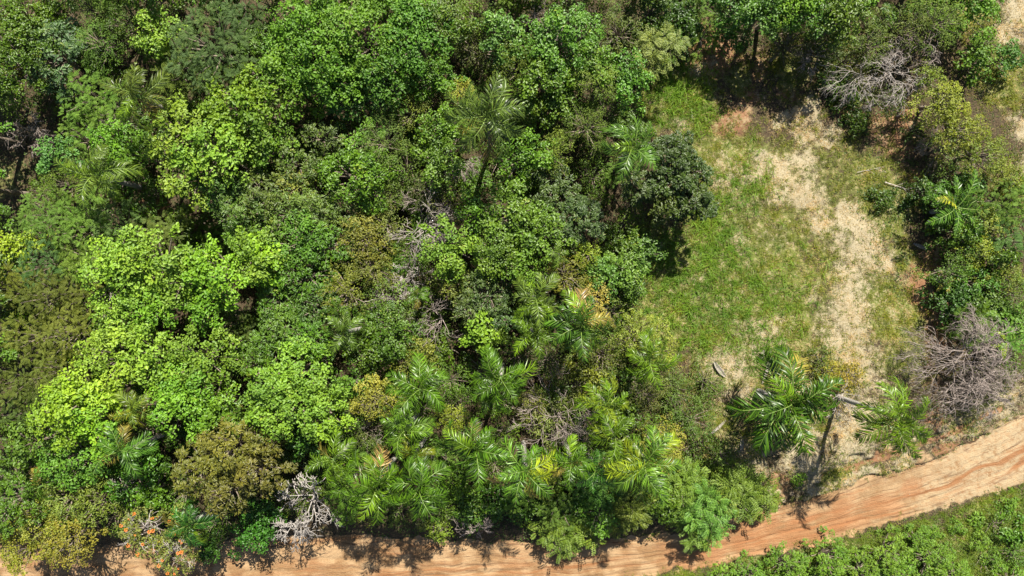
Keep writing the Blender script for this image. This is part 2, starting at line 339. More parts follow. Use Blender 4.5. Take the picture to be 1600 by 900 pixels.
# ------------------------------------------------------------------ crown species
SP = dict(
    BR=dict(name='broadleaf_tree', ph='lime green broad-leaved tree', rc=.52, per=54, L=.255, W=.18, mode='rand', mat=M_leaf, hexa=True, h=9, col=(.175, .29, .042), dz=.33),
    BM=dict(name='broadleaf_tree', ph='fresh green broad-leaved tree', rc=.50, per=54, L=.24, W=.165, mode='rand', mat=M_leaf, hexa=True, h=8.5, col=(.115, .235, .025), dz=.33),
    MG=dict(name='leafy_tree', ph='mid green leafy tree', rc=.46, per=56, L=.235, W=.15, mode='rand', mat=M_gloss, hexa=True, h=7.5, col=(.08, .17, .022), dz=.35),
    EM=dict(name='leafy_tree', ph='vivid emerald green leafy tree', rc=.48, per=60, L=.22, W=.165, mode='rand', mat=M_gloss, hexa=True, h=8, col=(.08, .225, .026), dz=.35),
    RO=dict(name='clustered_tree', ph='tree of rounded leaf clusters', rc=.33, per=30, L=.24, W=.085, mode='ros', mat=M_gloss, hexa=False, h=7, col=(.12, .225, .030), dz=.38),
    OL=dict(name='mango_tree', ph='olive-brown dense tree', rc=.38, per=44, L=.24, W=.085, mode='ros', mat=M_gloss, hexa=False, h=8.5, col=(.15, .165, .034), dz=.4),
    DK=dict(name='dark_tree', ph='dark grey-green dense tree', rc=.36, per=60, L=.22, W=.11, mode='ros', mat=M_gloss, hexa=False, h=7, col=(.068, .10, .024), dz=.38),
    GG=dict(name='pale_shrub_tree', ph='pale grey-green fine-leaved tree', rc=.34, per=46, L=.17, W=.055, mode='rand', mat=M_fine, hexa=False, h=6.5, col=(.19, .25, .085), dz=.4),
    YL=dict(name='yellowish_tree', ph='yellow-green small-leaved tree', rc=.34, per=36, L=.19, W=.10, mode='rand', mat=M_leaf, hexa=False, h=6.5, col=(.23, .27, .04), dz=.4),
    OY=dict(name='olive_shrub_tree', ph='olive green scrubby tree', rc=.34, per=34, L=.17, W=.08, mode='rand', mat=M_leaf, hexa=False, h=5.5, col=(.12, .19, .026), dz=.4),
    BG=dict(name='bluish_tree', ph='bluish green tree with leafy rosettes', rc=.42, per=34, L=.30, W=.12, mode='ros', mat=M_gloss, hexa=False, h=8, col=(.085, .16, .085), dz=.35),
    FE=dict(name='feathery_tree', ph='feathery fine-leaved green tree', rc=.55, per=16, L=.42, W=.035, mode='pin', pairs=9, ll=.10, lw=.05, mat=M_fine, hexa=False, h=7, col=(.13, .235, .04), dz=.28),
    PI=dict(name='pinnate_shrub', ph='green shrub with fern-like compound leaves', rc=.5, per=9, L=.75, W=.1, mode='pin', pairs=7, ll=.22, lw=.10, mat=M_leaf, hexa=False, h=3.2, col=(.135, .225, .04), dz=.4),
    BU=dict(name='roadside_bush', ph='bright green rounded bush', rc=.30, per=34, L=.20, W=.075, mode='ros', mat=M_leaf, hexa=False, h=2.2, col=(.135, .27, .032), dz=.45),
)
def rdirs(rs, n, lo):
    z = rs.uniform(lo, 1, n); a = rs.uniform(0, 2 * math.pi, n); s = np.sqrt(1 - z * z)
    return np.stack([s * np.cos(a), s * np.sin(a), z], -1)
def crown_mesh(sp, r, seed):
    """returns (leaf mesh, list of clump centres) around the origin, apex at z = 0"""
    p = SP[sp]; rs = np.random.RandomState(seed)
    rc = p['rc']; ph = rs.uniform(0, 6.28, 4)
    def R(t): return r * (.84 + .13 * np.sin(2 * t + ph[0]) + .10 * np.sin(3 * t + ph[1]) + .08 * np.sin(5 * t + ph[2]) + .05 * np.sin(9 * t + ph[3]))
    # big lobes: boughs that lift parts of the crown
    nl = max(3, int(r * 2.2)); la = rs.uniform(0, 6.28, nl); lr = r * np.sqrt(rs.uniform(0, 1, nl)) * .8
    lob = np.stack([lr * np.cos(la), lr * np.sin(la)], -1); lh = rs.uniform(.0, 1, nl); ls = r * rs.uniform(.28, .45, nl)
    def top(x, y):
        d2 = (x * x + y * y) / (r * r)
        l = (lh * np.exp(-((x - lob[:, 0]) ** 2 + (y - lob[:, 1]) ** 2) / ls ** 2)).max()
        return -p['dz'] * 2.0 * r * d2 * .8 + (l - .6) * r * .5
    pts = []; tries = 0; want = int((r / rc) ** 2 * .82) + 3
    while len(pts) < want and tries < want * 30:
        tries += 1
        a = rs.uniform(0, 6.28); d = math.sqrt(rs.uniform(0, 1)) * R(a)
        x, y = d * math.cos(a), d * math.sin(a)
        if all((x - q[0]) ** 2 + (y - q[1]) ** 2 > (rc * 1.08) ** 2 for q in pts):
            pts.append((x, y, top(x, y) + rs.normal(0, .3 * rc + .1), rc * rs.uniform(.7, 1.3)))
    up = list(pts)
    for q in up:
        if rs.rand() < .5:
            pts.append((q[0] + rs.normal(0, rc * .7), q[1] + rs.normal(0, rc * .7), q[2] - rs.uniform(.7, 1.6), rc * rs.uniform(.8, 1.2)))
    mb = MB()
    for k, (x, y, z, cr) in enumerate(pts):
        n = int(p['per'] * (cr / rc) ** 2 * rs.uniform(.75, 1.2)) + 3
        cv = rs.uniform(0, 1); c = np.array([x, y, z])
        u = rdirs(rs, n, -.25); t = rs.uniform(.5, 1.0, n)[:, None]
        dr = math.hypot(x, y) + 1e-6; ax = np.array([x / dr, y / dr, 0]); st_ = rs.uniform(1.1, 1.6)
        if p['mode'] == 'rand': u = u + ax * (u @ ax)[:, None] * (st_ - 1) - np.cross([0, 0, 1.], ax) * (u @ np.cross([0, 0, 1.], ax))[:, None] * .2
        if p['mode'] == 'rand':
            P = c + u * t * np.array([cr, cr, cr * .75])
            N = u * .55 + np.array([0, 0, .75]) + rs.normal(0, .38, (n, 3))
            A = rs.normal(0, 1, (n, 3)) + u * .8
            L = p['L'] * rs.uniform(.65, 1.15, n); Wd = p['W'] * rs.uniform(.6, 1.15, n); ks = rs.uniform(.7, 1.2); L = L * ks; Wd = Wd * ks
        elif p['mode'] == 'ros':
            P = c + u * t * .45 * cr * np.array([1.25, 1.25, 1])
            A = u + rs.normal(0, .25, (n, 3)); A[:, 2] -= .1
            N = np.array([0, 0, 1.0]) * .9 + u * .3 + rs.normal(0, .3, (n, 3))
            L = (p['L'] * .6 + cr * .35) * rs.uniform(.75, 1.15, n); Wd = p['W'] * rs.uniform(.7, 1.2, n)
        else:
            P0 = c + u * t * cr * np.array([.7, .7, .35])
            A0 = u * np.array([1, 1, .35]) + rs.normal(0, .35, (n, 3)) * np.array([1, 1, .5]); A0 = norm(A0)
            N0 = np.array([0, 0, 1.0]) + rs.normal(0, .22, (n, 3)); N0 = norm(N0 - (N0 * A0).sum(-1, keepdims=True) * A0)
            S0_ = np.cross(N0, A0); m_ = p['pairs']; LL = p['L'] * rs.uniform(.7, 1.15, n)
            tt = np.linspace(.12, 1, m_)
            Pc = P0[:, None] + A0[:, None] * (LL[:, None] * tt)[..., None] - N0[:, None] * (LL[:, None] * .35 * tt ** 2)[..., None]
            Ps, As, Ns = [], [], []
            for sgn in (-1, 1):
                Ps.append(Pc.reshape(-1, 3)); As.append(np.repeat(A0 * .55 + S0_ * sgn, m_, 0)); Ns.append(np.repeat(N0, m_, 0))
            P = np.concatenate(Ps); A = np.concatenate(As); N = np.concatenate(Ns) + rs.normal(0, .15, (len(P), 3)); n = len(P)
            prof = np.tile(.55 + .45 * np.sin(np.pi * np.clip(tt * .9, 0, 1)), len(P) // m_)
            L = p['ll'] * prof * rs.uniform(.85, 1.15, n); Wd = p['lw'] * prof
        v = np.clip(cv * .45 + rs.uniform(0, .55, n), 0, 1)
        leaves(mb, P, A, N, L, Wd, v, hexa=p['hexa'])
    return mb.mesh(p['name'] + '_crown', [p['mat']]), up
def trunk_mesh(up, r, h, seed, rb=None):
    rs = np.random.RandomState(seed + 5); mb = MB(); rb = rb or .05 + .035 * r + .008 * h
    fork = -max(1.2 * r, 1.2); fork = max(fork, -h * .75)
    bx, by = rs.normal(0, .25, 2)
    tube(mb, [(bx * 1.2, by * 1.2, -h - .3), (bx, by, -h), (bx * .4, by * .4, (-h + fork) / 2), (0, 0, fork)], [rb * 1.5, rb * 1.15, rb * .9, rb * .75], 7)
    sel = up if len(up) < 26 else [up[k] for k in rs.choice(len(up), 26, replace=False)]
    for (x, y, z, cr) in sel:
        m1 = np.array([x * .35 + rs.normal(0, .1), y * .35 + rs.normal(0, .1), fork + (z - fork) * .45])
        tube(mb, [(0, 0, fork - .1), m1, (x * .8, y * .8, fork + (z - fork) * .85), (x, y, z + cr * .3)], [rb * .5, rb * .33, rb * .2, .012], 4)
    return mb.mesh('tree_trunk', [M_bark])
cache = {}
def get_tree(sp, r, h, k):
    q = max(.5, round(r * 2) / 2); hq = max(1.5, round(h / 1.5) * 1.5)
    if (sp, q, k) not in cache: cache[(sp, q, k)] = crown_mesh(sp, q, hash_(sp) + int(q * 10) * 31 + k * 977)
    me, up = cache[(sp, q, k)]
    key = ('t', sp, q, k, hq)
    if key not in cache: cache[key] = trunk_mesh(up, q, hq / (r / q), int(q * 10) + k)
    return me, cache[key], r / q, hq
def hash_(s): return sum(ord(c) * 131 ** i for i, c in enumerate(s)) % 9973

# ------------------------------------------------------------------ labels by neighbourhood
LM = [((345, 720), 'the olive-brown tree'), ((460, 815), 'the white bare branches'), ((232, 850), 'the orange-flowered tree'),
      ((60, 845), 'the yellowish corner tree'), ((95, 640), 'the lime crown at lower left'), ((150, 275), 'the left-hand palm in the canopy'),
      ((215, 150), 'the grey-fronded palm'), ((312, 55), 'the blue-green feathery tree'), ((60, 75), 'the bluish top-left tree'),
      ((760, 185), 'the big lone canopy palm'), ((985, 235), 'the palm beside the dark tree'), ((1065, 270), 'the dark tree beside the clearing'),
      ((545, 275), 'the emerald tree in the middle'), ((880, 65), 'the large emerald tree on top'), ((590, 215), 'the silvery green tree'),
      ((640, 345), 'the grey dead twigs mid-forest'), ((885, 430), 'the golden olive round tree'), ((905, 508), 'the dark green palm cluster'),
      ((820, 733), 'the palm with the pinkish trunk'), ((655, 612), 'the dark palm among the trees'), ((865, 645), 'the dead twiggy tree'),
      ((1010, 722), 'the large yellowish palm'), ((1120, 800), 'the fern-leaved roadside shrubs'), ((1222, 625), 'the big palm by the clearing'),
      ((1395, 648), 'the palm with bare grey trunk'), ((1510, 565), 'the brown leafless tree'), ((1485, 325), 'the fern-like palm at right'),
      ((1410, 100), 'the bare grey branches on top'), ((1525, 205), 'the yellow-green hedge at right'), ((1350, 875), 'the bushes below the road'),
      ((575, 625), 'the round golden tree'), ((455, 630), 'the pale lime tree'), ((210, 440), 'the wide lime tree at left'), ((550, 150), 'the knobbly clustered tree'),
      ((1200, 12), 'the tree atop the clearing'), ((60, 510), 'the feathery thicket at left'), ((805, 360), 'the green central tree')]
used = set()
def dirw(dx, dy):
    a = math.degrees(math.atan2(-dy, dx)) % 360
    return ['right of', 'above and right of', 'above', 'above and left of', 'left of', 'below and left of', 'below', 'below and right of'][int((a + 22.5) // 45) % 8]
def autolabel(what, px, py):
    c = sorted(LM, key=lambda l: math.hypot(px - l[0][0], py - l[0][1]))
    if math.hypot(px - c[0][0][0], py - c[0][0][1]) < 12: c = c[1:]
    for (lx, ly), nm in c[:9]:
        d = math.hypot(px - lx, py - ly)
        pre = 'just ' if d < 75 else ('' if d < 170 else 'well ')
        L = f'{what} {pre}{dirw(px - lx, py - ly)} {nm}'
        if len(L.split()) <= 16 and L not in used: used.add(L); return L
    for (a, an) in c[:5]:
        for (b, bn) in c[1:7]:
            L = f'{what} between {an} and {bn}'
            if an != bn and len(L.split()) <= 16 and L not in used: used.add(L); return L
    sd = 'low in' if 'low' in what else 'within'
    for (a, an) in c[:8]:
        for (b, bn) in c[1:16]:
            for w2 in ('in line from %s towards %s', 'midway from %s to %s', 'in the gap from %s over to %s'):
                L = what + ' ' + w2 % (an, bn)
                if an != bn and len(L.split()) <= 16 and L not in used: used.add(L); return L
    raise RuntimeError('no label ' + what)
RS = random.Random(11)
def sizew(r): return 'small' if r < 30 else ('' if r < 52 else 'large')
def hands(L): used.add(L); return L

GROUPS = {}
def place_tree(sp, px, py, r, h=None, col=None, label=None, look=None, scale_r=1.19):
    p = SP[sp]; h = h or p['h'] * RS.uniform(.9, 1.08)
    zb = .6
    for _ in range(2):
        x, y = W(px, py, zb + h); zb = tz(x, y)
    rm = r * (H - h) / F * scale_r
    cr, tr, s, hq = get_tree(sp, rm, h, RS.randrange(3) if rm < 3 else RS.randrange(2))
    e = link(p['name'], None, None, (x, y, zb), RS.uniform(0, 6.28))
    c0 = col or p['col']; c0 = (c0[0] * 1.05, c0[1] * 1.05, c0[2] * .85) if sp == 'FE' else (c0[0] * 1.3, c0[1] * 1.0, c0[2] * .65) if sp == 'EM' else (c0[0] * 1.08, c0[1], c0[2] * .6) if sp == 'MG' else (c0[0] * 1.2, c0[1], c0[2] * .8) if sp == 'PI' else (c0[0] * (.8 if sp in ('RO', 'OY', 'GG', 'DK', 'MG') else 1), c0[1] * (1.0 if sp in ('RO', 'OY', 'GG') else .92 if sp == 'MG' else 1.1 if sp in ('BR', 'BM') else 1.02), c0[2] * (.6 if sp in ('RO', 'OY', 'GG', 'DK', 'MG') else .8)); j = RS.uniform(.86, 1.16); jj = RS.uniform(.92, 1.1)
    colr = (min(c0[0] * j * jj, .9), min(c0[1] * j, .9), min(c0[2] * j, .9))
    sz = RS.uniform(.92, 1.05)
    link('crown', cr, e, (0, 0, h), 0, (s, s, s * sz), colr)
    link('trunk', tr, e, (0, 0, h), 0, (s, s, h / (hq / s)) if False else (s, s, s), None)
    if label: used.add(label)
    what = ' '.join(((sizew(r) + ' ') + (look or p['ph'])).split())
    cat = 'shrub' if ('shrub' in p['name'] or 'bush' in p['name']) else 'tree'
    tag(e, label or autolabel(what, px, py), cat, {'shrub': 'shrubs and scrub', 'tree': 'forest trees'}[cat])
    return e

# species, px, py, radius px, [height], [colour]
T = [
 ('MG',15,15,32),('BG',58,72,52),('YL',10,110,24,6,(.15,.19,.02)),('GG',135,58,34,7,(.15,.24,.07)),('OY',188,22,42,7,(.10,.15,.022)),('GG',120,2,24),
 ('BR',235,45,32,7.5),('FE',312,55,66,9.5,(.085,.15,.05)),('FE',268,108,30,7,(.14,.2,.04)),('FE',122,138,34,6.5),('FE',155,168,36,6),('FE',112,212,34,5.5),
 ('BM',75,240,30,6,(.09,.2,.055)),('BR',168,218,34,7.5,(.12,.26,.025)),('BM',200,238,28,7),('BR',262,200,42,9.2),('BR',318,232,50,9.4),('BR',285,268,38,8.8),
 ('BR',362,150,58,9,(.13,.235,.022)),('BM',395,190,40,8.5,(.12,.2,.025)),('GG',85,285,32,5.5,(.2,.26,.06)),
 ('BM',478,62,72,9.5),('BM',560,48,66,9.5),('BM',645,42,60,9.3,(.08,.19,.024)),('MG',695,30,36,8.5),('BM',470,8,45,9.2),('BM',600,110,40,8.8,(.07,.17,.02)),
 ('BM',440,115,48,8.6),('BM',510,115,42,8.8),('RO',535,150,32,7,(.1,.2,.04)),('RO',588,150,28,7.2,(.15,.23,.06)),('RO',578,188,22,6.5),('RO',500,208,30,6.8,(.14,.19,.06)),
 ('EM',675,115,32,7.5),('YL',716,142,22,7),('OY',640,170,34,6.5,(.16,.2,.05)),('GG',592,215,42,7.5),('EM',688,195,34,7.5),('EM',685,245,36,7.5,(.08,.21,.03)),
 ('EM',550,270,52,8),('OY',628,258,38,6.2),('BM',418,225,34,7.5),('RO',455,250,36,7,(.15,.2,.06)),('YL',452,288,30,6.5,(.2,.24,.06)),
 ('OY',745,70,38,6,(.085,.1,.03)),('EM',790,48,34,7.5,(.07,.2,.05)),('OY',815,92,42,7.5,(.14,.17,.022)),('BM',640,10,35,8),('OY',740,15,34,6.5),
 ('EM',880,55,60,9,(.065,.215,.04)),('EM',850,110,38,8),('EM',925,95,34,8.2),('EM',985,112,36,8,(.08,.24,.04)),('GG',938,120,30,8.5,(.2,.26,.07)),('PI',1030,70,32,6.5,(.12,.22,.06)),
 ('OY',972,42,34,6.5,(.12,.14,.045)),('GG',920,190,36,7.5,(.19,.235,.06)),('GG',870,236,30,7,(.2,.24,.055)),('MG',880,155,34,6.5),('EM',818,240,38,7.5),('MG',845,165,24,6),
 ('DK',1066,262,48,7.4),('DK',1060,240,34,7.4),('DK',1085,300,36,6.8),('DK',1098,318,24,6.2),('DK',1010,290,26,5.5,(.09,.13,.05)),('MG',1045,318,28,6,(.07,.12,.04)),
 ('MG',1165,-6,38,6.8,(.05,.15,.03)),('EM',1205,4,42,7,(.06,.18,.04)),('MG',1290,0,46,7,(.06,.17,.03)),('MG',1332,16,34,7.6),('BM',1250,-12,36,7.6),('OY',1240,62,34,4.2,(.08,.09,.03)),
 ('OY',1430,32,42,5,(.15,.17,.035)),('GG',1485,20,38,5.5,(.19,.24,.08)),('YL',1462,118,26,4.5,(.17,.24,.035)),('YL',1490,155,34,5,(.18,.25,.035)),('YL',1515,195,40,5,(.2,.27,.035)),('YL',1550,235,40,4.8,(.17,.24,.03)),
 ('OY',1495,225,28,4,(.17,.21,.06)),('BM',1535,92,26,2.8,(.10,.2,.025)),('BM',1578,86,22,2.8,(.07,.16,.03)),('OY',1550,60,18,2),('OY',1370,60,30,4.5,(.12,.15,.03)),('OY',1400,150,24,4,(.12,.15,.03)),
 ('MG',1070,22,34,4.5,(.04,.11,.02)),('MG',1020,12,32,5.5,(.05,.13,.02)),('OY',1290,68,34,4,(.07,.10,.025)),('OY',1335,85,28,3,(.08,.11,.025)),('MG',1310,125,24,1.6,(.05,.12,.02)),('OY',1480,265,26,2.4,(.08,.12,.025)),('OY',1440,200,22,1.6,(.05,.09,.02)),  # low dark crowns along the top edge are added to deepen the shade there
 # left middle
 ('FE',60,335,40,6.5,(.13,.23,.045)),('FE',105,352,46,6.5),('FE',52,410,42,6.5,(.08,.17,.055)),('FE',170,352,38,6.5,(.09,.16,.05)),('FE',232,365,36,6,(.12,.17,.04)),('BR',12,378,24,6,(.2,.3,.03)),('FE',120,400,36,6.2),
 ('FE',60,462,42,7,(.115,.165,.03)),('FE',30,530,44,7,(.11,.155,.028)),('FE',95,520,42,7,(.13,.17,.032)),('FE',75,585,40,6.8,(.11,.155,.028)),('FE',10,450,34,6.8,(.12,.16,.028)),('FE',15,600,36,6.5,(.1,.15,.03)),('FE',110,460,26,6.2,(.12,.16,.03)),
 ('BR',160,425,50,9.4),('BR',222,410,50,9.6),('BR',265,440,38,9),('BR',165,485,36,8.4),('BR',235,480,36,8.5,(.14,.27,.025)),('BR',335,425,56,9.4,(.165,.32,.03)),('BR',385,395,36,9.3),('BM',310,480,34,8),
 ('BR',155,565,52,9.2),('BR',222,560,48,9),('BM',290,565,52,8.6,(.14,.24,.035)),('BR',280,610,42,8.6,(.13,.26,.03)),('FE',355,530,30,6,(.08,.14,.03)),('RO',385,568,38,7.2),('FE',350,490,34,6,(.09,.15,.03)),
 ('RO',360,318,46,7.5,(.12,.2,.055)),('RO',330,300,34,7,(.10,.19,.05)),('RO',400,300,38,7.4,(.14,.19,.06)),('RO',375,360,32,6.8),
 # centre left
 ('RO',432,330,36,7.2,(.14,.2,.055)),('RO',480,325,34,7.2,(.15,.2,.055)),('RO',528,330,34,6.5,(.14,.18,.05)),('BR',402,402,30,8.5,(.2,.34,.03)),('BM',455,375,40,8,(.09,.22,.03)),('RO',500,380,36,7.2),
 ('RO',462,430,38,7.4),('YL',530,455,36,7.2,(.15,.21,.035)),('RO',425,470,34,7),('RO',430,512,36,7.2,(.13,.22,.05)),('RO',475,530,36,7),('BR',450,590,46,8.4,(.15,.27,.035)),('RO',410,545,32,6.8),('RO',490,480,34,6.8,(.11,.18,.04)),
 ('YL',560,372,38,6.8,(.17,.2,.04)),('OY',598,350,30,6.2,(.2,.2,.06)),('YL',575,420,32,6.4,(.14,.19,.04)),('OY',640,395,32,5.6),('OY',600,470,38,5.8,(.14,.21,.06)),('MG',612,520,40,6.8,(.08,.18,.035)),('MG',575,545,28,6.4),('YL',640,560,36,6,(.14,.19,.035)),
 ('BR',700,388,42,8,(.13,.245,.035)),('EM',795,335,46,8.6,(.075,.205,.035)),('EM',845,370,38,8.4,(.08,.21,.035)),('EM',780,390,42,8.2,(.09,.22,.035)),('BM',820,410,32,7.8),('EM',745,330,28,7.6),
 ('RO',762,460,36,7,(.10,.15,.06)),('RO',735,490,30,6.6,(.12,.16,.07)),('RO',790,500,28,6.4,(.08,.13,.05)),('BR',748,518,18,7,(.15,.27,.03)),('MG',765,535,28,6,(.08,.17,.03)),('YL',700,440,28,6,(.16,.2,.04)),
 ('OY',690,320,28,6,(.12,.14,.04)),('OY',600,305,34,6,(.12,.16,.03)),('RO',560,215,26,6.2),('OY',660,290,30,6,(.12,.13,.05)),
 # centre right
 ('OY',885,432,38,7,(.2,.185,.035)),('DK',902,345,40,7,(.085,.12,.05)),('DK',868,290,36,6.2,(.07,.11,.04)),('YL',922,398,16,6,(.2,.32,.03)),('MG',950,430,32,5.5,(.1,.22,.06)),('MG',985,425,30,5.5,(.1,.22,.05)),('MG',1002,395,26,4.5,(.07,.17,.05)),
 ('YL',930,468,24,6.2,(.3,.3,.08)),('YL',1000,530,40,5.2,(.18,.24,.04)),('YL',1030,545,34,5,(.18,.25,.04)),('OY',945,560,34,5,(.14,.15,.045)),('OY',960,490,26,4.6,(.1,.14,.03)),('OY',860,570,34,5.4,(.11,.14,.04)),('MG',925,590,28,5,(.12,.17,.03)),
 ('OY',1060,620,38,3.6,(.12,.17,.04)),('OY',1080,660,38,3.2,(.10,.16,.035)),('OY',1045,600,28,3.6,(.15,.18,.05)),('OY',1010,620,30,4.6,(.15,.16,.06)),('OY',1110,600,26,2.4,(.1,.15,.03)),('OY',1095,700,28,2.4,(.1,.16,.03)),('YL',1045,690,28,4,(.2,.23,.045)),('OY',1130,720,26,1.8,(.1,.14,.035)),
 # lower left
 ('BR',108,625,50,9.4,(.2,.33,.035)),('BR',72,655,42,9.2,(.19,.33,.03)),('BR',135,668,44,9,(.17,.32,.03)),('BM',92,728,44,7.6,(.1,.21,.03)),('BM',30,700,30,7,(.1,.19,.03)),('FE',12,655,34,6.2,(.08,.15,.035)),
 ('BR',262,640,44,8.8,(.12,.27,.03)),('EM',322,635,40,8.2,(.09,.24,.03)),('EM',370,655,28,7.6,(.07,.19,.03)),('MG',200,755,36,6,(.07,.19,.02)),('MG',225,775,28,5.6,(.08,.2,.02)),
 ('OL',345,708,52,9),('OL',298,738,44,8.7),('OL',390,745,40,8.7,(.14,.155,.036)),('OL',340,770,38,8.2,(.12,.14,.034)),('OL',400,690,34,8.4,(.155,.17,.03)),
 ('YL',85,785,44,6.5,(.16,.23,.05)),('YL',140,790,36,6.2,(.15,.21,.04)),('YL',45,830,42,7,(.23,.27,.05)),('YL',85,855,40,6.8,(.26,.28,.05)),('YL',20,870,36,6.8,(.22,.27,.035)),('FE',8,745,30,5.5,(.06,.12,.03)),
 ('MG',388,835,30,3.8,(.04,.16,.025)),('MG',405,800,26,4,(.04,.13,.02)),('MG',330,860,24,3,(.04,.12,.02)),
 # lower middle
 ('BR',450,632,62,9.2,(.165,.3,.05)),('BR',500,650,34,8.4,(.15,.28,.03)),('BR',420,660,34,8.6,(.17,.3,.04)),('MG',475,690,34,6.6,(.05,.15,.025)),('YL',576,626,34,7.2,(.22,.24,.045)),('BM',545,600,26,6.6,(.1,.2,.03)),('OY',570,680,34,5,(.11,.13,.035)),
 ('OY',545,650,26,5.6,(.09,.16,.025)),('YL',705,655,22,5,(.2,.28,.03)),('OY',700,600,30,5),('OY',620,800,28,2.6,(.11,.15,.03)),('OY',570,805,24,2.2,(.14,.15,.03)),('YL',682,830,22,2.0,(.16,.26,.03)),('OY',660,805,26,2.6,(.10,.13,.04)),
 ('MG',735,790,34,3.4,(.07,.17,.025)),('BM',715,765,24,4,(.12,.22,.02)),('MG',790,790,36,3.4,(.06,.16,.02)),('MG',840,790,32,3,(.06,.15,.022)),('YL',850,760,26,4.5,(.15,.22,.03)),('MG',905,790,32,2.8,(.05,.14,.022)),
 ('PI',870,832,34,2.4,(.11,.235,.035)),('PI',910,828,28,2.4,(.11,.235,.035)),('PI',945,765,38,3.8,(.07,.2,.035)),('PI',985,785,46,4,(.10,.19,.03)),('PI',1015,745,34,3.6,(.07,.19,.035)),
 ('PI',1070,770,40,3.6,(.10,.23,.035)),('PI',1115,805,42,3.4,(.10,.255,.05)),('PI',1095,835,24,2.6,(.11,.26,.05)),('PI',1150,775,36,3,(.10,.19,.032)),('PI',1182,785,28,2.4,(.11,.2,.032)),('OY',1060,735,24,3,(.16,.2,.04)),('OY',1000,600,22,4.4),
 ('OY',865,660,44,4.6,(.19,.2,.075)),('OY',895,610,30,4.4,(.15,.17,.05)),('OY',835,635,30,4.4,(.18,.19,.06)),('YL',1035,712,34,4.4,(.22,.24,.05)),
 # right
 ('YL',1548,345,28,3.4,(.2,.25,.04)),('OY',1585,335,26,3,(.15,.21,.05)),('YL',1540,390,26,3.2,(.2,.3,.035)),('FE',1592,372,28,3.6,(.1,.2,.055)),('YL',1580,430,34,3.2,(.16,.22,.04)),('MG',1530,440,34,3,(.06,.17,.035)),('MG',1500,468,32,2.8,(.05,.13,.035)),
 ('MG',1555,475,34,3,(.08,.17,.05)),('BM',1590,500,34,3,(.10,.19,.035)),('OY',1520,400,30,2.6,(.09,.15,.035)),('MG',1520,295,30,3.2,(.06,.16,.03)),('MG',1450,300,22,1.8,(.04,.1,.02)),('OY',1590,560,28,2.4,(.11,.16,.03)),('OY',1560,590,34,2.6,(.13,.14,.05)),
 ('OY',1540,630,28,2.2,(.1,.11,.03)),('YL',1600,280,28,3,(.16,.22,.03)),('OY',1290,565,24,1.8,(.13,.17,.03)),('YL',1330,590,26,1.2,(.26,.24,.04)),('YL',1300,585,22,1.5,(.22,.24,.03)),
 ('MG',1385,310,20,1.0,(.05,.12,.02)),('MG',1330,150,24,1.2,(.06,.13,.02)),('MG',1345,190,20,1.0,(.06,.13,.02)),('BU',1247,750,9,.6),
 # bottom right bushes
 ('BU',1175,901,25,1.8),('BU',1235,893,32),('BU',1300,881,36,2.4),('BU',1352,898,32,2.2),('BU',1400,875,34,2.4),('BU',1420,905,31,2.2),('BU',1470,885,36,2.4),('BU',1505,908,31,2.2),('BU',1265,918,31,2),('BU',1130,918,23,1.6),('BU',1440,845,20,1.6),
 ('OY',1570,825,26,1.2,(.09,.14,.03)),('OY',1595,870,28,1.2,(.12,.2,.04)),('OY',1545,880,26,1.0,(.12,.15,.05)),('BU',1590,913,25,1.6),('BU',1540,850,16,.9),('BU',1585,790,15,.8),('MG',1575,805,14,.9,(.08,.2,.03)),('BU',1500,825,13,.7),('BU',1560,878,18,1.0),('BU',1530,815,10,.6),('MG',1598,840,18,1.2,(.09,.22,.03)),('BU',1460,838,14,.9),
]
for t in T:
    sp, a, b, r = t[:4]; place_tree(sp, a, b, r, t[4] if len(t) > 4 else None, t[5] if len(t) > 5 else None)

# ------------------------------------------------------------------ understorey and edge fillers (lower, in the gaps)
crowns = [(t[1], t[2], t[3]) for t in T]
def in_forest(px, py):
    if py > road_top(px) - 30: return False
    if px < 990: return True
    if py < 45 and px < 1480: return True
    if 990 <= px < 1060 and (py > 590 or py < 60): return True
    if 1480 < px and 290 < py < 520: return True
    return False
fill = []
rg = random.Random(5)
for _ in range(9000):
    a = rg.uniform(-90, 1690); b = rg.uniform(-110, 900)
    inside = -5 < a < 1605 and -5 < b < 905
    if inside:
        if not in_forest(a, b): continue
        if 30 < a < 95 and 130 < b < 220: continue
        if a < 55 and 170 < b < 350: continue
        if 228 < a < 275 and 300 < b < 350: continue
        if 0 < a < 190 and b > 820: continue
        if any(math.hypot(a - x, b - y) < r * .84 for x, y, r in crowns): continue
        if any(math.hypot(a - x, b - y) < 48 for x, y, r in fill): continue
    else:
        if b > 840 or a > 1540 or (a > -75 and a < 0 and 80 < b < 390): continue
        if any(math.hypot(a - x, b - y) < (r + 40) * .62 for x, y, r in crowns): continue
        if any(math.hypot(a - x, b - y) < 74 for x, y, r in fill): continue
    fill.append((a, b, rg.uniform(24, 34) if inside else rg.uniform(44, 60)))
print('fillers', len(fill))
for a, b, r in fill:
    inside = -5 < a < 1605 and -5 < b < 905
    sp = rg.choice(['OY', 'MG', 'OY', 'RO', 'FE']) if inside else rg.choice(['BM', 'MG', 'RO', 'MG', 'FE'])
    if inside:
        place_tree(sp, a, b, r, rg.uniform(3.0, 4.4), tuple(c * .9 for c in SP[sp]['col']), look={'OY': 'olive understorey sapling', 'MG': 'dark leafy understorey sapling', 'RO': 'clustered understorey sapling', 'FE': 'feathery understorey sapling'}[sp])
    else: place_tree(sp, a, b, r, rg.uniform(7, 9) if a < 1040 else rg.uniform(4.5, 5.5))

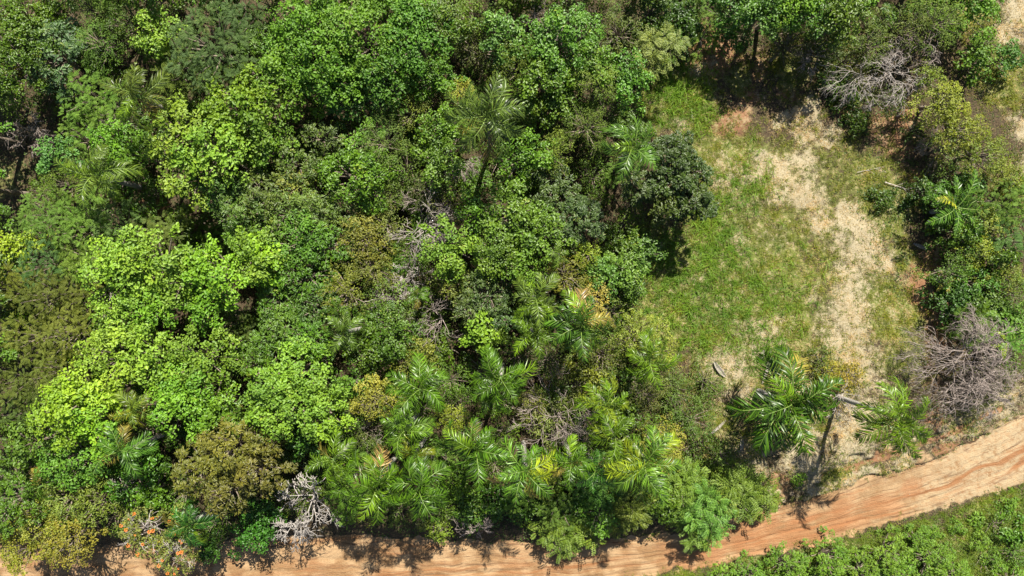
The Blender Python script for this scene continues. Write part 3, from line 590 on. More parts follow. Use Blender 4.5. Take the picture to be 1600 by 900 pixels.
# ------------------------------------------------------------------ palms
def frond_mesh(seed, L=3.0, e0=55, bend=95, pairs=25, fern=False):
    rs = np.random.RandomState(seed); mb = MB(); K = 24
    t = np.linspace(0, 1, K); el = np.radians(e0 - bend * t ** 1.15); ds = L / (K - 1)
    sway = rs.normal(0, .12)
    x = np.concatenate([[0], np.cumsum(np.cos(el[:-1]) * ds)]); z = np.concatenate([[0], np.cumsum(np.sin(el[:-1]) * ds)])
    yv = sway * x ** 2 / L
    pts = np.stack([x, yv, z], -1)
    tube(mb, pts, np.interp(t, [0, 1], [.04, .006]), 4, .5, 1)
    T_ = norm(np.gradient(pts, axis=0))
    for k in range(pairs):
        tt = .1 + .9 * (k + .5) / pairs; i = tt * (K - 1); i0 = min(int(i), K - 2); f = i - i0
        p = pts[i0] * (1 - f) + pts[i0 + 1] * f; a = norm(T_[i0] * (1 - f) + T_[i0 + 1] * f)
        s = norm(np.cross([0, 0, 1.0], a)); n = np.cross(a, s)
        ll = (.62 if fern else .98) * (math.sin(math.pi * min(1, tt * .78 + .2)) ** .7) * (.9 if tt < .9 else .7)
        if not fern and rs.rand() < .07: continue
        for sg in (-1, 1):
            for rep in range(1 if fern else (2 if rs.rand() < .8 else 1)):
                fw = (.25 if fern else .55) + .95 * tt + rs.normal(0, .12); up = .1 + rs.normal(0, .06) if fern else rs.choice([.6, .2, -.3]) + rs.normal(0, .18)
                d = norm(s * sg + a * fw + n * up); l = ll * rs.uniform(.8, 1.1)
                q = p + a * rs.uniform(-.02, .02)
                mid = q + d * l * .55; tip = q + d * l + np.array([0, 0, -1]) * l * (rs.uniform(.05, .15) if fern else rs.uniform(.25, .6))
                wd = norm(np.cross(d, n + rs.normal(0, .35, 3))) * (.042 if fern else .030)
                V = [q - wd * .5, q + wd * .5, mid + wd, mid - wd, tip]
                mb.add(V, [[0, 1, 2, 3]], rs.uniform(0, .85)); mb.F.append((np.array([[3, 2, 4]]) + mb.n - 5, 0))
    return mb.mesh('palm_frond', [M_palm, M_rachis])
def scalar_fix(me): return me
FR = {}
for ring, (e0, bend) in enumerate([(78, 112), (56, 128), (30, 118), (-4, 84)]):
    FR[ring] = [frond_mesh(100 * ring + k, 3.0, e0, bend) for k in range(5)]
FERN = [frond_mesh(700 + k, 2.6, e, b, 19, True) for k, (e, b) in enumerate([(50, 70), (30, 55), (15, 45), (40, 80)])]
mbt = MB(); K = 9
tube(mbt, [(.0, 0, -1.02), (0, 0, -1), (0.0, 0, -.8), (.0, 0, -.55), (0, 0, -.3), (0, 0, 0)], np.array([.24, .22, .19, .17, .16, .13]), 10)
for k in range(26):
    zz = -.97 + k / 26 * .93
    tube(mbt, [(0, 0, zz), (0, 0, zz + .004), (0, 0, zz + .008)], [.165 + .05 * max(0, -zz - .4), .19 + .05 * max(0, -zz - .4), .165 + .05 * max(0, -zz - .4)], 10)
PT = mbt.mesh('palm_trunk', [M_palmtrunk], True)
mbs = MB(); tube(mbs, [(0, 0, -.1), (0, 0, .2), (0, 0, .6), (0, 0, .95), (0, 0, 1.15)], [.14, .17, .14, .09, .02], 9)
PS = mbs.mesh('crownshaft', [M_shaft], True)
PG = (.085, .195, .018)
def palm(px, py, r, h, col=PG, label='', n=13, young=(.15, .28, .022), tipy=.15, droop=0, seed=0):
    rr = random.Random(seed + int(px)); zb = .8; tipy *= .55; col = (col[0] * .94, col[1] * .94, col[2] * .9)
    for _ in range(2):
        x, y = W(px, py, zb + h + .6); zb = tz(x, y)
    s = r * .88 * (H - h) / F / (2.35 if h < 3 else 2.2); tl = Matrix.Rotation(rr.uniform(.05, .3), 3, Vector((rr.uniform(-1, 1), rr.uniform(-1, 1), 0)).normalized())
    e = link('palm', None, None, (x, y, zb), rr.uniform(0, 6.28))
    link('trunk', PT, e, (0, 0, h), 0, (1, 1, h))
    link('crownshaft', PS, e, (0, 0, h), 0, (s, s, s))
    n = int(n * 1.05)
    for k in range(n):
        ring = min(3, int(k / n * 4)); az = k * 2.39996 + rr.uniform(-.3, .3)
        f = link('frond', rr.choice(FERN if h < 3 else FR[ring]), e, (0, 0, h + (1.0 - ring * .12) * s), az, s * rr.uniform(.78, 1.12))
        f.rotation_euler = (tl @ Matrix.Rotation(az, 3, 'Z') @ Matrix.Rotation(rr.uniform(-.22, .22), 3, 'Y') @ Matrix.Rotation(rr.uniform(-.7, .7), 3, 'X')).to_euler()
        c = col; u = rr.random()
        if u < (tipy if col != GR else 0): c = young
        elif u < tipy + .13 and ring >= 2: c = (.24, .22, .07)
        elif u < tipy + .2 and ring >= 3: c = (.27, .2, .12)
        j = rr.uniform(.8, 1.25); f.color = (c[0] * j, c[1] * j, c[2] * j, 1)
    if h > 5:
        for k in range(rr.choice([0, 1, 1, 2])):
            az = rr.uniform(0, 6.28); q = rr.uniform(.8, 1.3)
            f = link('frond', rr.choice(FR[3]), e, (0, 0, h + .35 * s), 0, s * rr.uniform(.8, .95), (.23 * q, .165 * q, .095 * q)); f['label'] = 'dry brown frond'
            f.rotation_euler = (Matrix.Rotation(az, 3, 'Z') @ Matrix.Rotation(rr.uniform(.2, .7), 3, 'Y')).to_euler()
    hands(label); tag(e, label, 'palm', 'palms')
    return e
YG = (.115, .225, .02); GR = (.115, .17, .045)
palm(217, 150, 48, 9.5, GR, 'grey-green palm rising between feathery trees at upper left')
palm(155, 275, 56, 7.4, (.12, .2, .04), 'light green palm on the left, just left of the lime crowns')
palm(760, 183, 62, 11, (.10, .17, .045), 'largest lone palm high in the middle of the canopy', 16)
palm(985, 232, 52, 8.5, (.1, .22, .045), 'slender palm tangled beside the dark tree at the clearing edge')
palm(652, 462, 24, 6.4, PG, 'small palm half hidden below the mid-forest dead twigs', 9)
palm(540, 520, 38, 8, (.11, .2, .04), 'palm poking out of clustered trees left of the forest centre')
palm(836, 466, 46, 8, (.12, .2, .045), 'greyish palm left of the golden olive round tree')
palm(908, 508, 58, 8.8, (.065, .16, .022), 'darkest glossy palm, just below the golden olive tree', 14)
palm(832, 522, 38, 7.6, YG, 'yellow-tipped palm against the left side of the darkest palm', 11, tipy=.4)
palm(1014, 562, 44, 7.5, YG, 'bright palm on the forest edge facing the grassy clearing', 11)
palm(657, 608, 54, 8.2, PG, 'dark palm right of the round golden tree')
palm(782, 591, 52, 8.2, PG, 'glossy palm left of the dead twiggy tree')
palm(762, 618, 34, 7, PG, 'smaller palm tucked under the glossy palm by the dead tree', 10)
palm(634, 672, 44, 8.2, (.12, .25, .03), 'yellow-tipped palm directly below the round golden tree', 11, (.21, .27, .035), .35)
palm(522, 718, 44, 7.6, YG, 'leftmost palm of the row along the road, beside the olive tree', 11, tipy=.3)
palm(545, 757, 38, 7, PG, 'low palm just right of the white bare branches', 10, tipy=.3)
palm(588, 757, 58, 8, (.09, .20, .018), 'broad palm overhanging the road, second from the white branches', 14)
palm(656, 758, 56, 8, (.08, .19, .018), 'broad palm whose fronds reach over the road verge in the middle', 14)
palm(648, 712, 36, 7, YG, 'yellowish palm wedged between two broad roadside palms', 9, (.21, .27, .035), .45)
palm(741, 700, 56, 8.4, (.075, .18, .02), 'dark spreading palm below the two glossy palms', 14, tipy=.2)
palm(821, 735, 54, 8.4, (.09, .21, .03), 'palm with a pinkish trunk, yellow frond in its crown', 13, (.28, .38, .03), .3)
palm(893, 720, 44, 7.2, PG, 'mid green palm below the dead twiggy tree', 11)
palm(944, 630, 42, 7.4, YG, 'yellow-green palm right of the dead twiggy tree', 10, (.20, .29, .03), .45)
palm(960, 682, 42, 7.6, YG, 'palm above and left of the large yellowish palm', 10, (.20, .29, .03), .4)
palm(1008, 720, 60, 8.2, (.11, .23, .035), 'large yellowish palm nearest to the fern-leaved shrubs', 14, (.21, .30, .028), .3)
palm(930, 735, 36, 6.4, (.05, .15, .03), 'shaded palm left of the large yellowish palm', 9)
palm(1222, 626, 84, 4.6, (.06, .145, .016), 'big glossy palm standing alone at the foot of the clearing', 19)
palm(1397, 650, 60, 8.2, (.13, .24, .02), 'palm with its bare grey trunk showing, beside the road bank', 16)
palm(192, 705, 50, 8, (.09, .22, .04), 'palm left of the olive-brown tree', 11)
palm(212, 640, 38, 7.6, (.14, .22, .035), 'palm half covered by lime crowns at lower left', 9, (.3, .34, .05), .4)
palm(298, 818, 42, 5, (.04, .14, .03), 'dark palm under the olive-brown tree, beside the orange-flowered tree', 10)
palm(60, 762, 30, 5.5, PG, 'small palm hidden below the lime crown at lower left', 8)
palm(528, 480, 20, 6.4, PG, 'tiny palm crown amid the clustered trees', 7)
# fern-like palms at the right edge: few fronds, near the ground
palm(1488, 325, 62, 2.2, (.08, .19, .03), 'low fern-like palm on brown soil at the right edge', 12, (.32, .36, .05), .2)
palm(1540, 492, 26, 2.4, (.14, .28, .05), 'small bright palm above the brown leafless tree', 8)
palm(1572, 535, 32, 2.6, (.10, .27, .04), 'small palm with broad bright fronds right of the leafless tree', 9, (.3, .45, .03), .3)
palm(1482, 438, 24, 1.4, (.10, .2, .05), 'sprout of yellowing fronds on the red-brown soil', 5, (.4, .38, .12), .5)
palm(872, 398, 22, 7.2, (.13, .23, .05), 'small palm behind the golden olive round tree', 7)

# ------------------------------------------------------------------ bare branching trees
def bare_tree(px, py, r, h, label, mat=M_dead, limbs=6, depth=4, thick=.05, seed=0, flat=.4, tilt=(0, 0), name='bare_tree', twig=.018):
    rs = np.random.RandomState(seed); zb = .7
    for _ in range(2):
        x, y = W(px, py, zb + h); zb = tz(x, y)
    R = r * (H - h) / F; hb = h * .45
    e = link(name, None, None, (x, y, zb), 0)
    mb = MB(); fx, fy = -tilt[0] * R * .6, -tilt[1] * R * .6
    tube(mb, [(fx * 1.2, fy * 1.2, -.3), (fx * 1.1, fy * 1.1, hb * .4), (fx, fy, hb)], [thick * 1.5, thick * 1.3, thick * 1.1], 7)
    link('trunk', mb.mesh('bare_trunk', [mat]), e)
    for q in range(limbs):
        mb = MB(); a0 = q * 6.283 / limbs + rs.uniform(-.4, .4)
        st = [(np.array([fx, fy, hb]), norm(np.array([math.cos(a0) + tilt[0], math.sin(a0) + tilt[1], rs.uniform(.5, 1.2)])), R * rs.uniform(.44, .62), thick * rs.uniform(.6, .8), depth)]
        while st:
            p, d, L, rad, lv = st.pop()
            K = 5; pts = [p]; dd = d
            for k in range(K - 1):
                dd = norm(dd + rs.normal(0, .19, 3) + np.array([0, 0, -.06 * (depth - lv)])); pts.append(pts[-1] + dd * L / (K - 1))
            tube(mb, pts, np.linspace(rad, max(rad * .6, twig * .6), K), 4 if lv > 1 else 3)
            if lv > 0:
                kids = [(K - 1, .38), (K - 1, .5)] + [(int(rs.randint(1, K - 1)), .8)] * (2 if rs.rand() < .3 else (1 if rs.rand() < .75 else 0))
                for idx, sp_ in kids:
                    off = rs.normal(0, 1, 3) * np.array([1, 1, .5]); off = norm(off - dd * (off @ dd))
                    nd = norm(dd + off * sp_ * rs.uniform(.7, 1.4) + np.array([0, 0, flat * .15]))
                    st.append((pts[idx], nd, L * rs.uniform(.6, .86), max(rad * .6, twig * .8), lv - 1))
        link('limb', mb.mesh('bare_limb', [mat]), e)
    hands(label); tag(e, label, 'bare tree', 'leafless trees')
    return e
bare_tree(1375, 112, 46, 5.5, 'left half of the bare pale grey branches above the clearing', M_pale, 6, 4, .035, 1, tilt=(0, -.5))
bare_tree(1422, 112, 52, 5.5, 'bare grey tree with dense twigs at the top of the clearing', M_pale, 7, 4, .035, 2, tilt=(.2, -.5))
bare_tree(1455, 70, 40, 5, 'bare grey branches beside the pale green shrub on top', M_dead, 5, 4, .04, 3)
bare_tree(1500, 165, 28, 5.2, 'pale dry twigs sticking through the yellow-green hedge', M_pale, 5, 3, .03, 24)
bare_tree(1275, 85, 30, 4, 'small bare twigs in the shade at the top of the clearing', M_dead, 4, 4, .035, 4)
bare_tree(1512, 566, 76, 3.6, 'large brown leafless tree at the right above the road', M_dead, 11, 5, .06, 5)
bare_tree(1555, 600, 44, 2.8, 'smaller leafless shrub behind the large brown leafless tree', M_dead, 6, 4, .04, 6)
bare_tree(460, 808, 50, 6.8, 'white bare branches reaching over the road', M_white, 6, 4, .10, 7, tilt=(-.3, -.4), twig=.04)
bare_tree(434, 848, 32, 5.6, 'lower spray of white bare branches above the sandy road', M_white, 5, 4, .05, 27, tilt=(-.35, -.45), twig=.028)
bare_tree(650, 348, 48, 8.8, 'grey dead twigs standing in the middle of the forest', M_pale, 7, 4, .05, 8)
bare_tree(665, 312, 42, 8.3, 'brownish dead crown above the mid-forest grey twigs', M_dead, 6, 4, .045, 28)
bare_tree(628, 425, 28, 8.6, 'small upright grey dead shrub left of the small hidden palm', M_pale, 5, 4, .035, 9)
bare_tree(598, 470, 36, 8, 'pale fine twigs over the green crown left of the forest centre', M_pale, 6, 4, .025, 10)
bare_tree(680, 508, 46, 7.6, 'bare tan branches in the gap left of the grey-leaved clusters', M_dead, 6, 3, .05, 11, tilt=(0, -.3))
bare_tree(868, 645, 64, 6.6, 'dead twiggy tree amid the palms with pale stems', M_dead, 9, 4, .05, 12)
bare_tree(112, 478, 26, 8.6, 'white broken twigs beside the wide lime tree at left', M_pale, 4, 3, .05, 13)
bare_tree(18, 492, 28, 8.6, 'white dead twigs at the left edge in feathery thicket', M_pale, 4, 3, .04, 14)
bare_tree(62, 545, 40, 8.4, 'fine pale dead branches lying over the feathery thicket', M_pale, 5, 3, .035, 15)
bare_tree(158, 785, 30, 8, 'curly pale dead twigs above the sandy pit', M_pale, 5, 4, .03, 16)
bare_tree(15, 190, 40, 6.5, 'bare branches over the brown gap at the left edge', M_dead, 5, 4, .04, 17)
bare_tree(130, 180, 34, 7.6, 'thin bare stems inside the feathery trees at upper left', M_dead, 5, 3, .04, 18)
bare_tree(470, 640, 30, 10.6, 'pale twigs showing on top of the pale lime tree', M_pale, 5, 3, .03, 19)
bare_tree(980, 50, 30, 7.8, 'brown bare twigs right of the large emerald tree', M_dead, 5, 4, .03, 20)
bare_tree(550, 688, 30, 7, 'broken white branches above the roadside palm row', M_pale, 4, 3, .045, 21)
bare_tree(1035, 690, 18, 5, 'tuft of grey dead fronds beside the large yellowish palm', M_pale, 5, 3, .04, 22)
bare_tree(735, 815, 32, 3, 'grey tangle of dead twigs at the road edge', M_dead, 6, 4, .025, 23)
bare_tree(905, 465, 22, 5.5, 'bare fork between the golden olive and yellow shrubs', M_dead, 4, 3, .035, 25)
bare_tree(1318, 628, 30, 1.0, 'small dry grey brush at the foot of the grey-trunked palm', M_pale, 6, 3, .03, 26)
bare_tree(860, 15, 40, 9.4, 'brown dry twiggy crown at the very top of the forest', M_dead, 6, 4, .03, 29)
bare_tree(300, 515, 20, 10, 'little knot of bare twigs between the lime crowns', M_dead, 4, 3, .03, 30)
bare_tree(1465, 225, 22, 2.2, 'grey dry brush on bare soil left of the yellow-green hedge', M_dead, 6, 4, .02, 32)
bare_tree(712, 238, 26, 8.4, 'bare brown twigs left of the largest lone palm', M_dead, 5, 4, .025, 33)

# ------------------------------------------------------------------ orange-flowered tree at the bottom left
def flowered(px, py, r, h, label):
    x, y = W(px, py, h + .6); zb = tz(x, y); R = r * (H - h) / F
    e = link('flowering_tree', None, None, (x, y, zb), 0)
    me, up = crown_mesh('YL', R, 4242); tr = trunk_mesh(up, R, h, 7)
    link('crown', me, e, (0, 0, h), 0, 1, (.17, .22, .045)); link('trunk', tr, e, (0, 0, h))
    rs = np.random.RandomState(3)
    mb = MB(); n = 26; u = rdirs(rs, n, .0)
    leaves(mb, u * .05, u, np.array([0, 0, 1.]) + rs.normal(0, .5, (n, 3)), .09, .05, .5)
    fm = mb.mesh('flower_cluster', [M_flower])
    for k in range(18):
        q = up[rs.randint(len(up))]
        link('flower_cluster', fm, e, (q[0] + rs.normal(0, .1), q[1] + rs.normal(0, .1), h + q[2] + q[3] * .75), rs.uniform(0, 6), float(rs.uniform(.6, 1.35)))
    for q in range(6):
        mb = MB(); a0 = q * 1.05; p = np.array([0, 0, h - 1.6]); d = norm(np.array([math.cos(a0), math.sin(a0), .9])); st = [(p, d, R * .5, .05, 3)]
        while st:
            p, d, L, rad, lv = st.pop(); pts = [p]; dd = d
            for k in range(4): dd = norm(dd + rs.normal(0, .25, 3)); pts.append(pts[-1] + dd * L / 4)
            tube(mb, pts, np.linspace(rad, rad * .6, 5), 4)
            if lv:
                for _ in range(3): st.append((pts[-1 if _ else 2], norm(dd + rs.normal(0, .5, 3)), L * .65, rad * .6, lv - 1))
        link('limb', mb.mesh('pale_limb', [M_pale]), e)
    hands(label); tag(e, label, 'tree', 'flowering trees')
flowered(215, 835, 44, 7, 'tree dotted with orange flowers and pale limbs at bottom left')
flowered(262, 868, 40, 6.5, 'orange-flowered tree at the bottom edge, right of its larger twin')

# ------------------------------------------------------------------ grass and ground cover (nobody could count it)
def scatter(n, rng, x0, x1, y0, y1): 
    a = np.random.RandomState(rng); return a.uniform(x0, x1, n), a.uniform(y0, y1, n), a
def blades(mb, x, y, z, rs, k, L, wd, spread, v0):
    n = len(x); n2 = n * k
    P = np.repeat(np.stack([x, y, z], -1), k, 0) + rs.normal(0, 1, (n2, 3)) * np.array([spread, spread, 0])
    a = rs.uniform(0, 6.28, n2); lean = rs.uniform(.35, 1.1, n2)
    d = np.stack([np.cos(a) * np.sin(lean), np.sin(a) * np.sin(lean), np.cos(lean)], -1)
    LL = (np.repeat(L, k) * rs.uniform(.6, 1.2, n2))[:, None]
    s = norm(np.cross(d, rs.normal(0, 1, (n2, 3)))) * wd
    mid = P + d * LL * .55; tip = P + d * LL + np.stack([np.cos(a) * .3, np.sin(a) * .3, -.35 * np.ones(n2)], -1) * LL
    V = np.stack([P - s * .5, P + s * .5, mid + s * .5, mid - s * .5, tip], 1); b = np.arange(n2)[:, None] * 5
    v = np.repeat(np.clip(np.repeat(v0, k) + rs.uniform(-.25, .25, n2), 0, 1), 5)
    mb.add(V, b + [[0, 1, 2, 3]], v); mb.F.append((b + [[3, 2, 4]] + mb.n - len(V) * 5, 0))
def grow(name, label, seed, n, dens, k, L, wd, spread, color, mat=M_grass, box=None):
    box = box or (W(960, 0)[0], 45, -26, 25.5)
    x, y, rs = scatter(n, seed, *box)
    px, py, st, rd, gr, road, rv = weights(x, y)
    keep = rs.rand(n) < dens(px, py, st, rd, gr, road, x, y)
    x, y = x[keep], y[keep]; z = terrain(x, y) - .02
    mb = MB(); pat = fbm(x * .5, y * .5, 61) * .6 + fbm(x * 2.5, y * 2.5, 62) * .4
    blades(mb, x, y, z, rs, k, L * (.35 + 2.2 * pat ** 2), wd, spread, np.clip((pat - .25) * 1.6, 0, 1))
    o = link(name, mb.mesh(name, [mat]), color=color); tag(o, label, 'grass', None, 'stuff'); print(name, len(x) * k * 3)
lush = lambda px, py: np.clip(blobs(px, py, [(1050, 150, 40), (1075, 175, 30), (1060, 460, 62), (1030, 400, 40), (1110, 400, 50), (1100, 340, 40, .8), (1130, 490, 45, .8), (1190, 550, 35, .8), (1150, 300, 40, .6), (1190, 460, 50, .7), (1080, 510, 40, .9)]), 0, 1)
grow('tall_grass', 'tall lush green grass along the forest edge of the clearing', 71, 26000, lambda px, py, st, rd, gr, road, x, y: lush(px, py) * (1 - road) * .8, 11, .75, .035, .10, (.14, .29, .028))
grow('meadow_grass', 'mid-height green and yellowing grass over the clearing', 72, 60000, lambda px, py, st, rd, gr, road, x, y: np.clip(gr * 1.25 - st * .75, .0, 1) * (1 - road) * .8 * sstep(.38, .54, fbm(x * 1.5, y * 1.5, 63)), 8, .36, .026, .09, (.20, .26, .034))
grow('dry_grass', 'short straw-coloured dry grass on the pale ground', 73, 80000, lambda px, py, st, rd, gr, road, x, y: np.clip(st * 1.2 + .08 * (px > 1040) * (py > 540), 0, .7) * (1 - road), 5, .2, .02, .08, (.50, .44, .28))
grow('sparse_grass', 'sparse green tufts speckling the pale ground', 75, 32000, lambda px, py, st, rd, gr, road, x, y: (.5 * np.exp(-((py - road_bot(px)) / 9) ** 2) + .35 * np.exp(-((py - road_top(px) + 3) / 7) ** 2) + np.clip(np.where(st > .62, 1.1 - 1.3 * st, st) + gr * .4 + rd * .3, 0, .8) * (1 - road)) * sstep(.42, .56, fbm(x * 2.2, y * 2.2, 69)), 9, .3, .028, .1, (.17, .24, .04))
grow('verge_grass', 'olive grass on the verge below the road', 74, 20000, lambda px, py, st, rd, gr, road, x, y: ((py > road_bot(px) + 4) * .8), 8, .42, .028, .12, (.16, .27, .035), box=(W(1000, 0)[0], 46, -26, -14))
# low leafy cover under the trees and on the clearing rim
def cover(name, label, seed, n, dens, size, zmax, color, box=(-46, 46, -24, 26)):
    x, y, rs = scatter(n, seed, *box); px, py, st, rd, gr, road, rv = weights(x, y)
    keep = rs.rand(n) < dens(px, py, st, rd, gr, road, x, y); x, y = x[keep], y[keep]; n = len(x)
    z = terrain(x, y) + rs.uniform(.04, 1, n) * zmax * np.clip(fbm(x * .8, y * .8, 65) * 2 - .6, .1, 1)
    mb = MB(); leaves(mb, np.stack([x, y, z], -1), rs.normal(0, 1, (n, 3)) * [1, 1, .3], np.array([0, 0, 1.]) + rs.normal(0, .4, (n, 3)), size * rs.uniform(.6, 1.3, n), size * .5, np.clip(fbm(x, y, 66) * .6 + rs.uniform(-.2, .5, n), 0, 1))
    o = link(name, mb.mesh(name, [M_leaf]), color=color); tag(o, label, 'undergrowth', None, 'stuff'); print(name, n * 2)
infor = np.vectorize(in_forest)
cover('undergrowth', 'low leafy undergrowth on the shaded forest floor', 81, 90000, lambda px, py, st, rd, gr, road, x, y: infor(px, py) * sstep(.42, .55, fbm(x * .5, y * .5, 67)) * .8, .2, .9, (.07, .12, .03))
rim = [(1380, 200, 34, .8), (1400, 250, 34, .8), (1375, 340, 26, .8), (1395, 380, 26, .8), (1350, 250, 24, .7), (1320, 200, 22, .6), (1390, 440, 22, .7), (1090, 60, 40, .7), (1160, 90, 30, .7), (1150, 130, 26, .6), (1200, 120, 30, .7), (1395, 520, 18, .6), (1250, 420, 16, .4), (1420, 320, 30, .7), (1210, 868, 16, .7), (1420, 812, 14, .8), (1350, 832, 14, .8), (1490, 790, 14, .9), (1560, 765, 16, .9), (1290, 775, 8, .6), (1120, 885, 14, .6), (1380, 745, 18, .8), (600, 838, 14, .7), (690, 845, 14, .6), (760, 845, 12, .7), (1020, 845, 16, .8), (1170, 800, 24, .9), (860, 850, 24, .7), (1540, 700, 10, .4), (1300, 100, 60), (1340, 160, 50), (1380, 300, 50), (1410, 340, 50), (1400, 400, 40, .8), (1230, 90, 60, .7), (1470, 290, 40), (1480, 400, 30), (1110, 660, 60), (1120, 720, 60, .9), (1190, 740, 30, .6), (1300, 750, 26, .7), (1290, 570, 24), (1500, 640, 50), (1430, 560, 20), (1560, 300, 60), (1560, 130, 60, .7), (1510, 40, 50), (1060, 620, 40),
       (640, 815, 40, .8), (720, 815, 60, .8), (560, 815, 40, .5), (1180, 760, 30), (800, 820, 50, .8), (940, 825, 50, .8), (1560, 850, 60, .7), (1580, 480, 60), (20, 290, 40, .6)]
cover('ground_creeper', 'creeping green weeds around the clearing and road verge', 82, 260000, lambda px, py, st, rd, gr, road, x, y: blobs(px, py, rim) * (1 - road) * .9 * sstep(.4, .55, fbm(x * 1.2, y * 1.2, 68)), .17, .35, (.07, .14, .022))

# ------------------------------------------------------------------ fallen palm sheaths, logs and clay blocks
def sheath(px, py, L, wd, ang, label, curve=.15, cat='fallen frond sheath', mat=M_sheath):
    x, y = W(px, py, .9); z = tz(x, y); K = 9; U = 6; mb = MB(); V = []
    for i in range(K):
        t = i / (K - 1); ww = wd * (math.sin(math.pi * (.08 + .84 * t)) ** .6) * .5
        for j in range(U):
            s = j / (U - 1) * 2 - 1
            V.append(((t - .5) * L, s * ww + curve * (t - .5) ** 2 * L, .06 + abs(s) ** 2 * wd * .35 + .05 * math.sin(t * 5)))
    V = np.array(V); top = V.copy(); bot = V - [0, 0, .03]
    i = np.arange(K - 1)[:, None] * U; j = np.arange(U - 1)[None]
    q = np.stack([i + j, i + U + j, i + U + j + 1, i + j + 1], -1).reshape(-1, 4); n = len(V)
    mb.add(np.concatenate([top, bot]), np.concatenate([q, q[:, ::-1] + n]))
    e = [k for k in range(0, K - 1)]
    side = [[k * U, k * U + n, (k + 1) * U + n, (k + 1) * U] for k in e] + [[k * U + U - 1, (k + 1) * U + U - 1, (k + 1) * U + U - 1 + n, k * U + U - 1 + n] for k in e]
    mb.F.append((np.array(side), 0))
    o = link('fallen_sheath', mb.mesh('fallen_sheath', [mat]), None, (x, y, z + .05), math.radians(ang))
    hands(label); tag(o, label, cat, 'dead palm sheaths on the ground')
sheath(1122, 577, 1.5, .42, -52, 'wide grey dead palm sheath lying left of the big palm')
sheath(1197, 572, 3.0, .24, 76, 'long white curved palm spathe above the big palm')
sheath(1187, 556, 1.1, .34, 60, 'short pale palm sheath beside the long white spathe')
sheath(1157, 692, 1.2, .30, 86, 'short grey sheath standing out below the big palm')
sheath(1120, 668, 1.9, .22, 40, 'weathered grey sheath in the weeds left of the big palm')
sheath(1437, 386, 1.3, .3, -20, 'dry tan frond sheath on soil below the fern-like palm')
def log(px, py, L, r, ang, label, mat=M_dead):
    x, y = W(px, py, .9); z = tz(x, y); rs = np.random.RandomState(int(px)); K = 9; t = np.linspace(-.5, .5, K)
    pts = np.stack([t * L, np.cumsum(rs.normal(0, .04 * L / K, K)), .05 + r + np.abs(rs.normal(0, .03, K))], -1)
    e = link('fallen_branch', None, None, (x, y, z), math.radians(ang)); mb = MB()
    tube(mb, pts, np.linspace(r, r * .35, K), 7); link('stem', mb.mesh('fallen_stem', [mat]), e)
    for q in (3, 5, 6):
        mb = MB(); a = rs.choice([-1, 1]) * rs.uniform(.5, .9); l = L * rs.uniform(.2, .35)
        tube(mb, [pts[q], pts[q] + [math.cos(a) * l * .5, math.sin(a) * l * .5, .08], pts[q] + [math.cos(a) * l, math.sin(a) * l, .02]], [r * .5, r * .35, .01], 5)
        link('side_branch', mb.mesh('side_branch', [mat]), e)
    hands(label); tag(e, label, 'fallen branch', 'fallen branches')
log(1405, 292, 2.6, .05, -18, 'thin grey fallen branch on the shaded soil above the fern-like palm', M_pale)
log(1440, 292, 2.4, .08, 8, 'thick dark fallen branch left of the fern-like palm')
log(1360, 265, 2.4, .03, 12, 'pale thin twig lying across the shaded grass', M_pale)
log(1450, 265, 2.0, .05, 60, 'fallen brown stick below the grey dry brush')
log(1080, 180, 0.9, .03, -80, 'short pale stick in the grass at the top left of the clearing', M_pale)
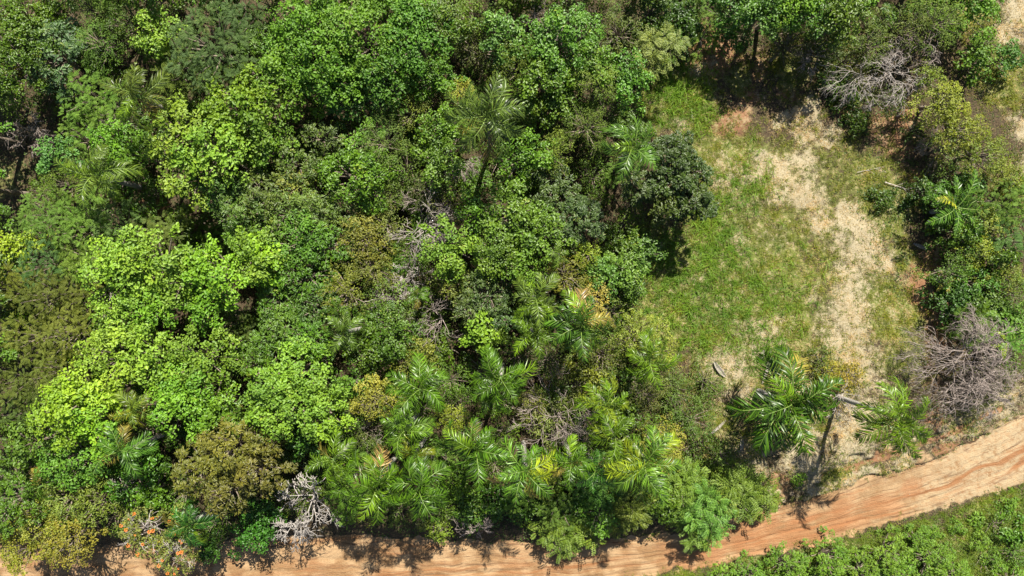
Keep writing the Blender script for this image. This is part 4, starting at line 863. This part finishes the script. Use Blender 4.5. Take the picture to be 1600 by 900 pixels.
def rock(px, py, r, label):
    x, y = W(px, py, .4); z = tz(x, y); rs = np.random.RandomState(int(px * 3)); bm_v = []
    u, v = np.meshgrid(np.arange(10), np.arange(6), indexing='ij')
    th = u / 10 * 2 * math.pi; ph = (v + .5) / 6 * math.pi
    R = r * (1 + .35 * (fbm(th * 1.5 + px, ph * 1.7, 90) - .5) * 2)
    V = np.stack([R * np.cos(th) * np.sin(ph), R * np.sin(th) * np.sin(ph) * .8, R * np.cos(ph) * .5], -1).reshape(-1, 3)
    Fc = [[i * 6 + j, ((i + 1) % 10) * 6 + j, ((i + 1) % 10) * 6 + j + 1, i * 6 + j + 1] for i in range(10) for j in range(5)]
    mb = MB(); mb.add(V, Fc); o = link('clay_block', mb.mesh('clay_block', [M_rock]), None, (x, y, z + r * .15), rs.uniform(0, 6))
    hands(label); tag(o, label, 'clay block', 'pale clay blocks at the bank')
for a, b, r, t in ((1213, 768, .34, 'largest pale clay block in the eroded bank beside the shrubs'), (1224, 782, .24, 'pale clay block nearest the road under the eroded bank'),
                   (1205, 781, .2, 'small clay block left of the other blocks on the bank'), (1236, 770, .22, 'clay block right of the largest, by the small bright plant'),
                   (1218, 793, .17, 'smallest clay block touching the road edge')):
    rock(a, b, r, t)
x, y, rs = scatter(6000, 91, -46, 46, -26, 4)
px, py, st, rd, gr, road, rv = weights(x, y); k = rs.rand(len(x)) < (road * .05 + st * (py > 650) * .3); x, y = x[k], y[k]; n = len(x)
z = terrain(x, y); s = rs.uniform(.02, .07, n)[:, None, None]
oc = np.array([[1, 0, 0], [0, 1, 0], [-1, 0, 0], [0, -1, 0], [0, 0, .7], [0, 0, -.5]]) 
V = np.stack([x, y, z], -1)[:, None] + s * (oc[None] * rs.uniform(.6, 1.3, (n, 6, 1)))
fo = np.array([[0, 1, 4], [1, 2, 4], [2, 3, 4], [3, 0, 4], [1, 0, 5], [2, 1, 5], [3, 2, 5], [0, 3, 5]])
mb = MB(); mb.add(V, (np.arange(n)[:, None, None] * 6 + fo[None]).reshape(-1, 3))
tag(link('pebbles', mb.mesh('pebbles', [M_rock])), 'small pebbles and clods strewn on the dirt road', 'gravel', None, 'stuff')
tot = sum(len(m.loops) - 2 * len(m.polygons) for m in bpy.data.meshes); print('unique tris', tot, 'objects', len(bpy.data.objects))
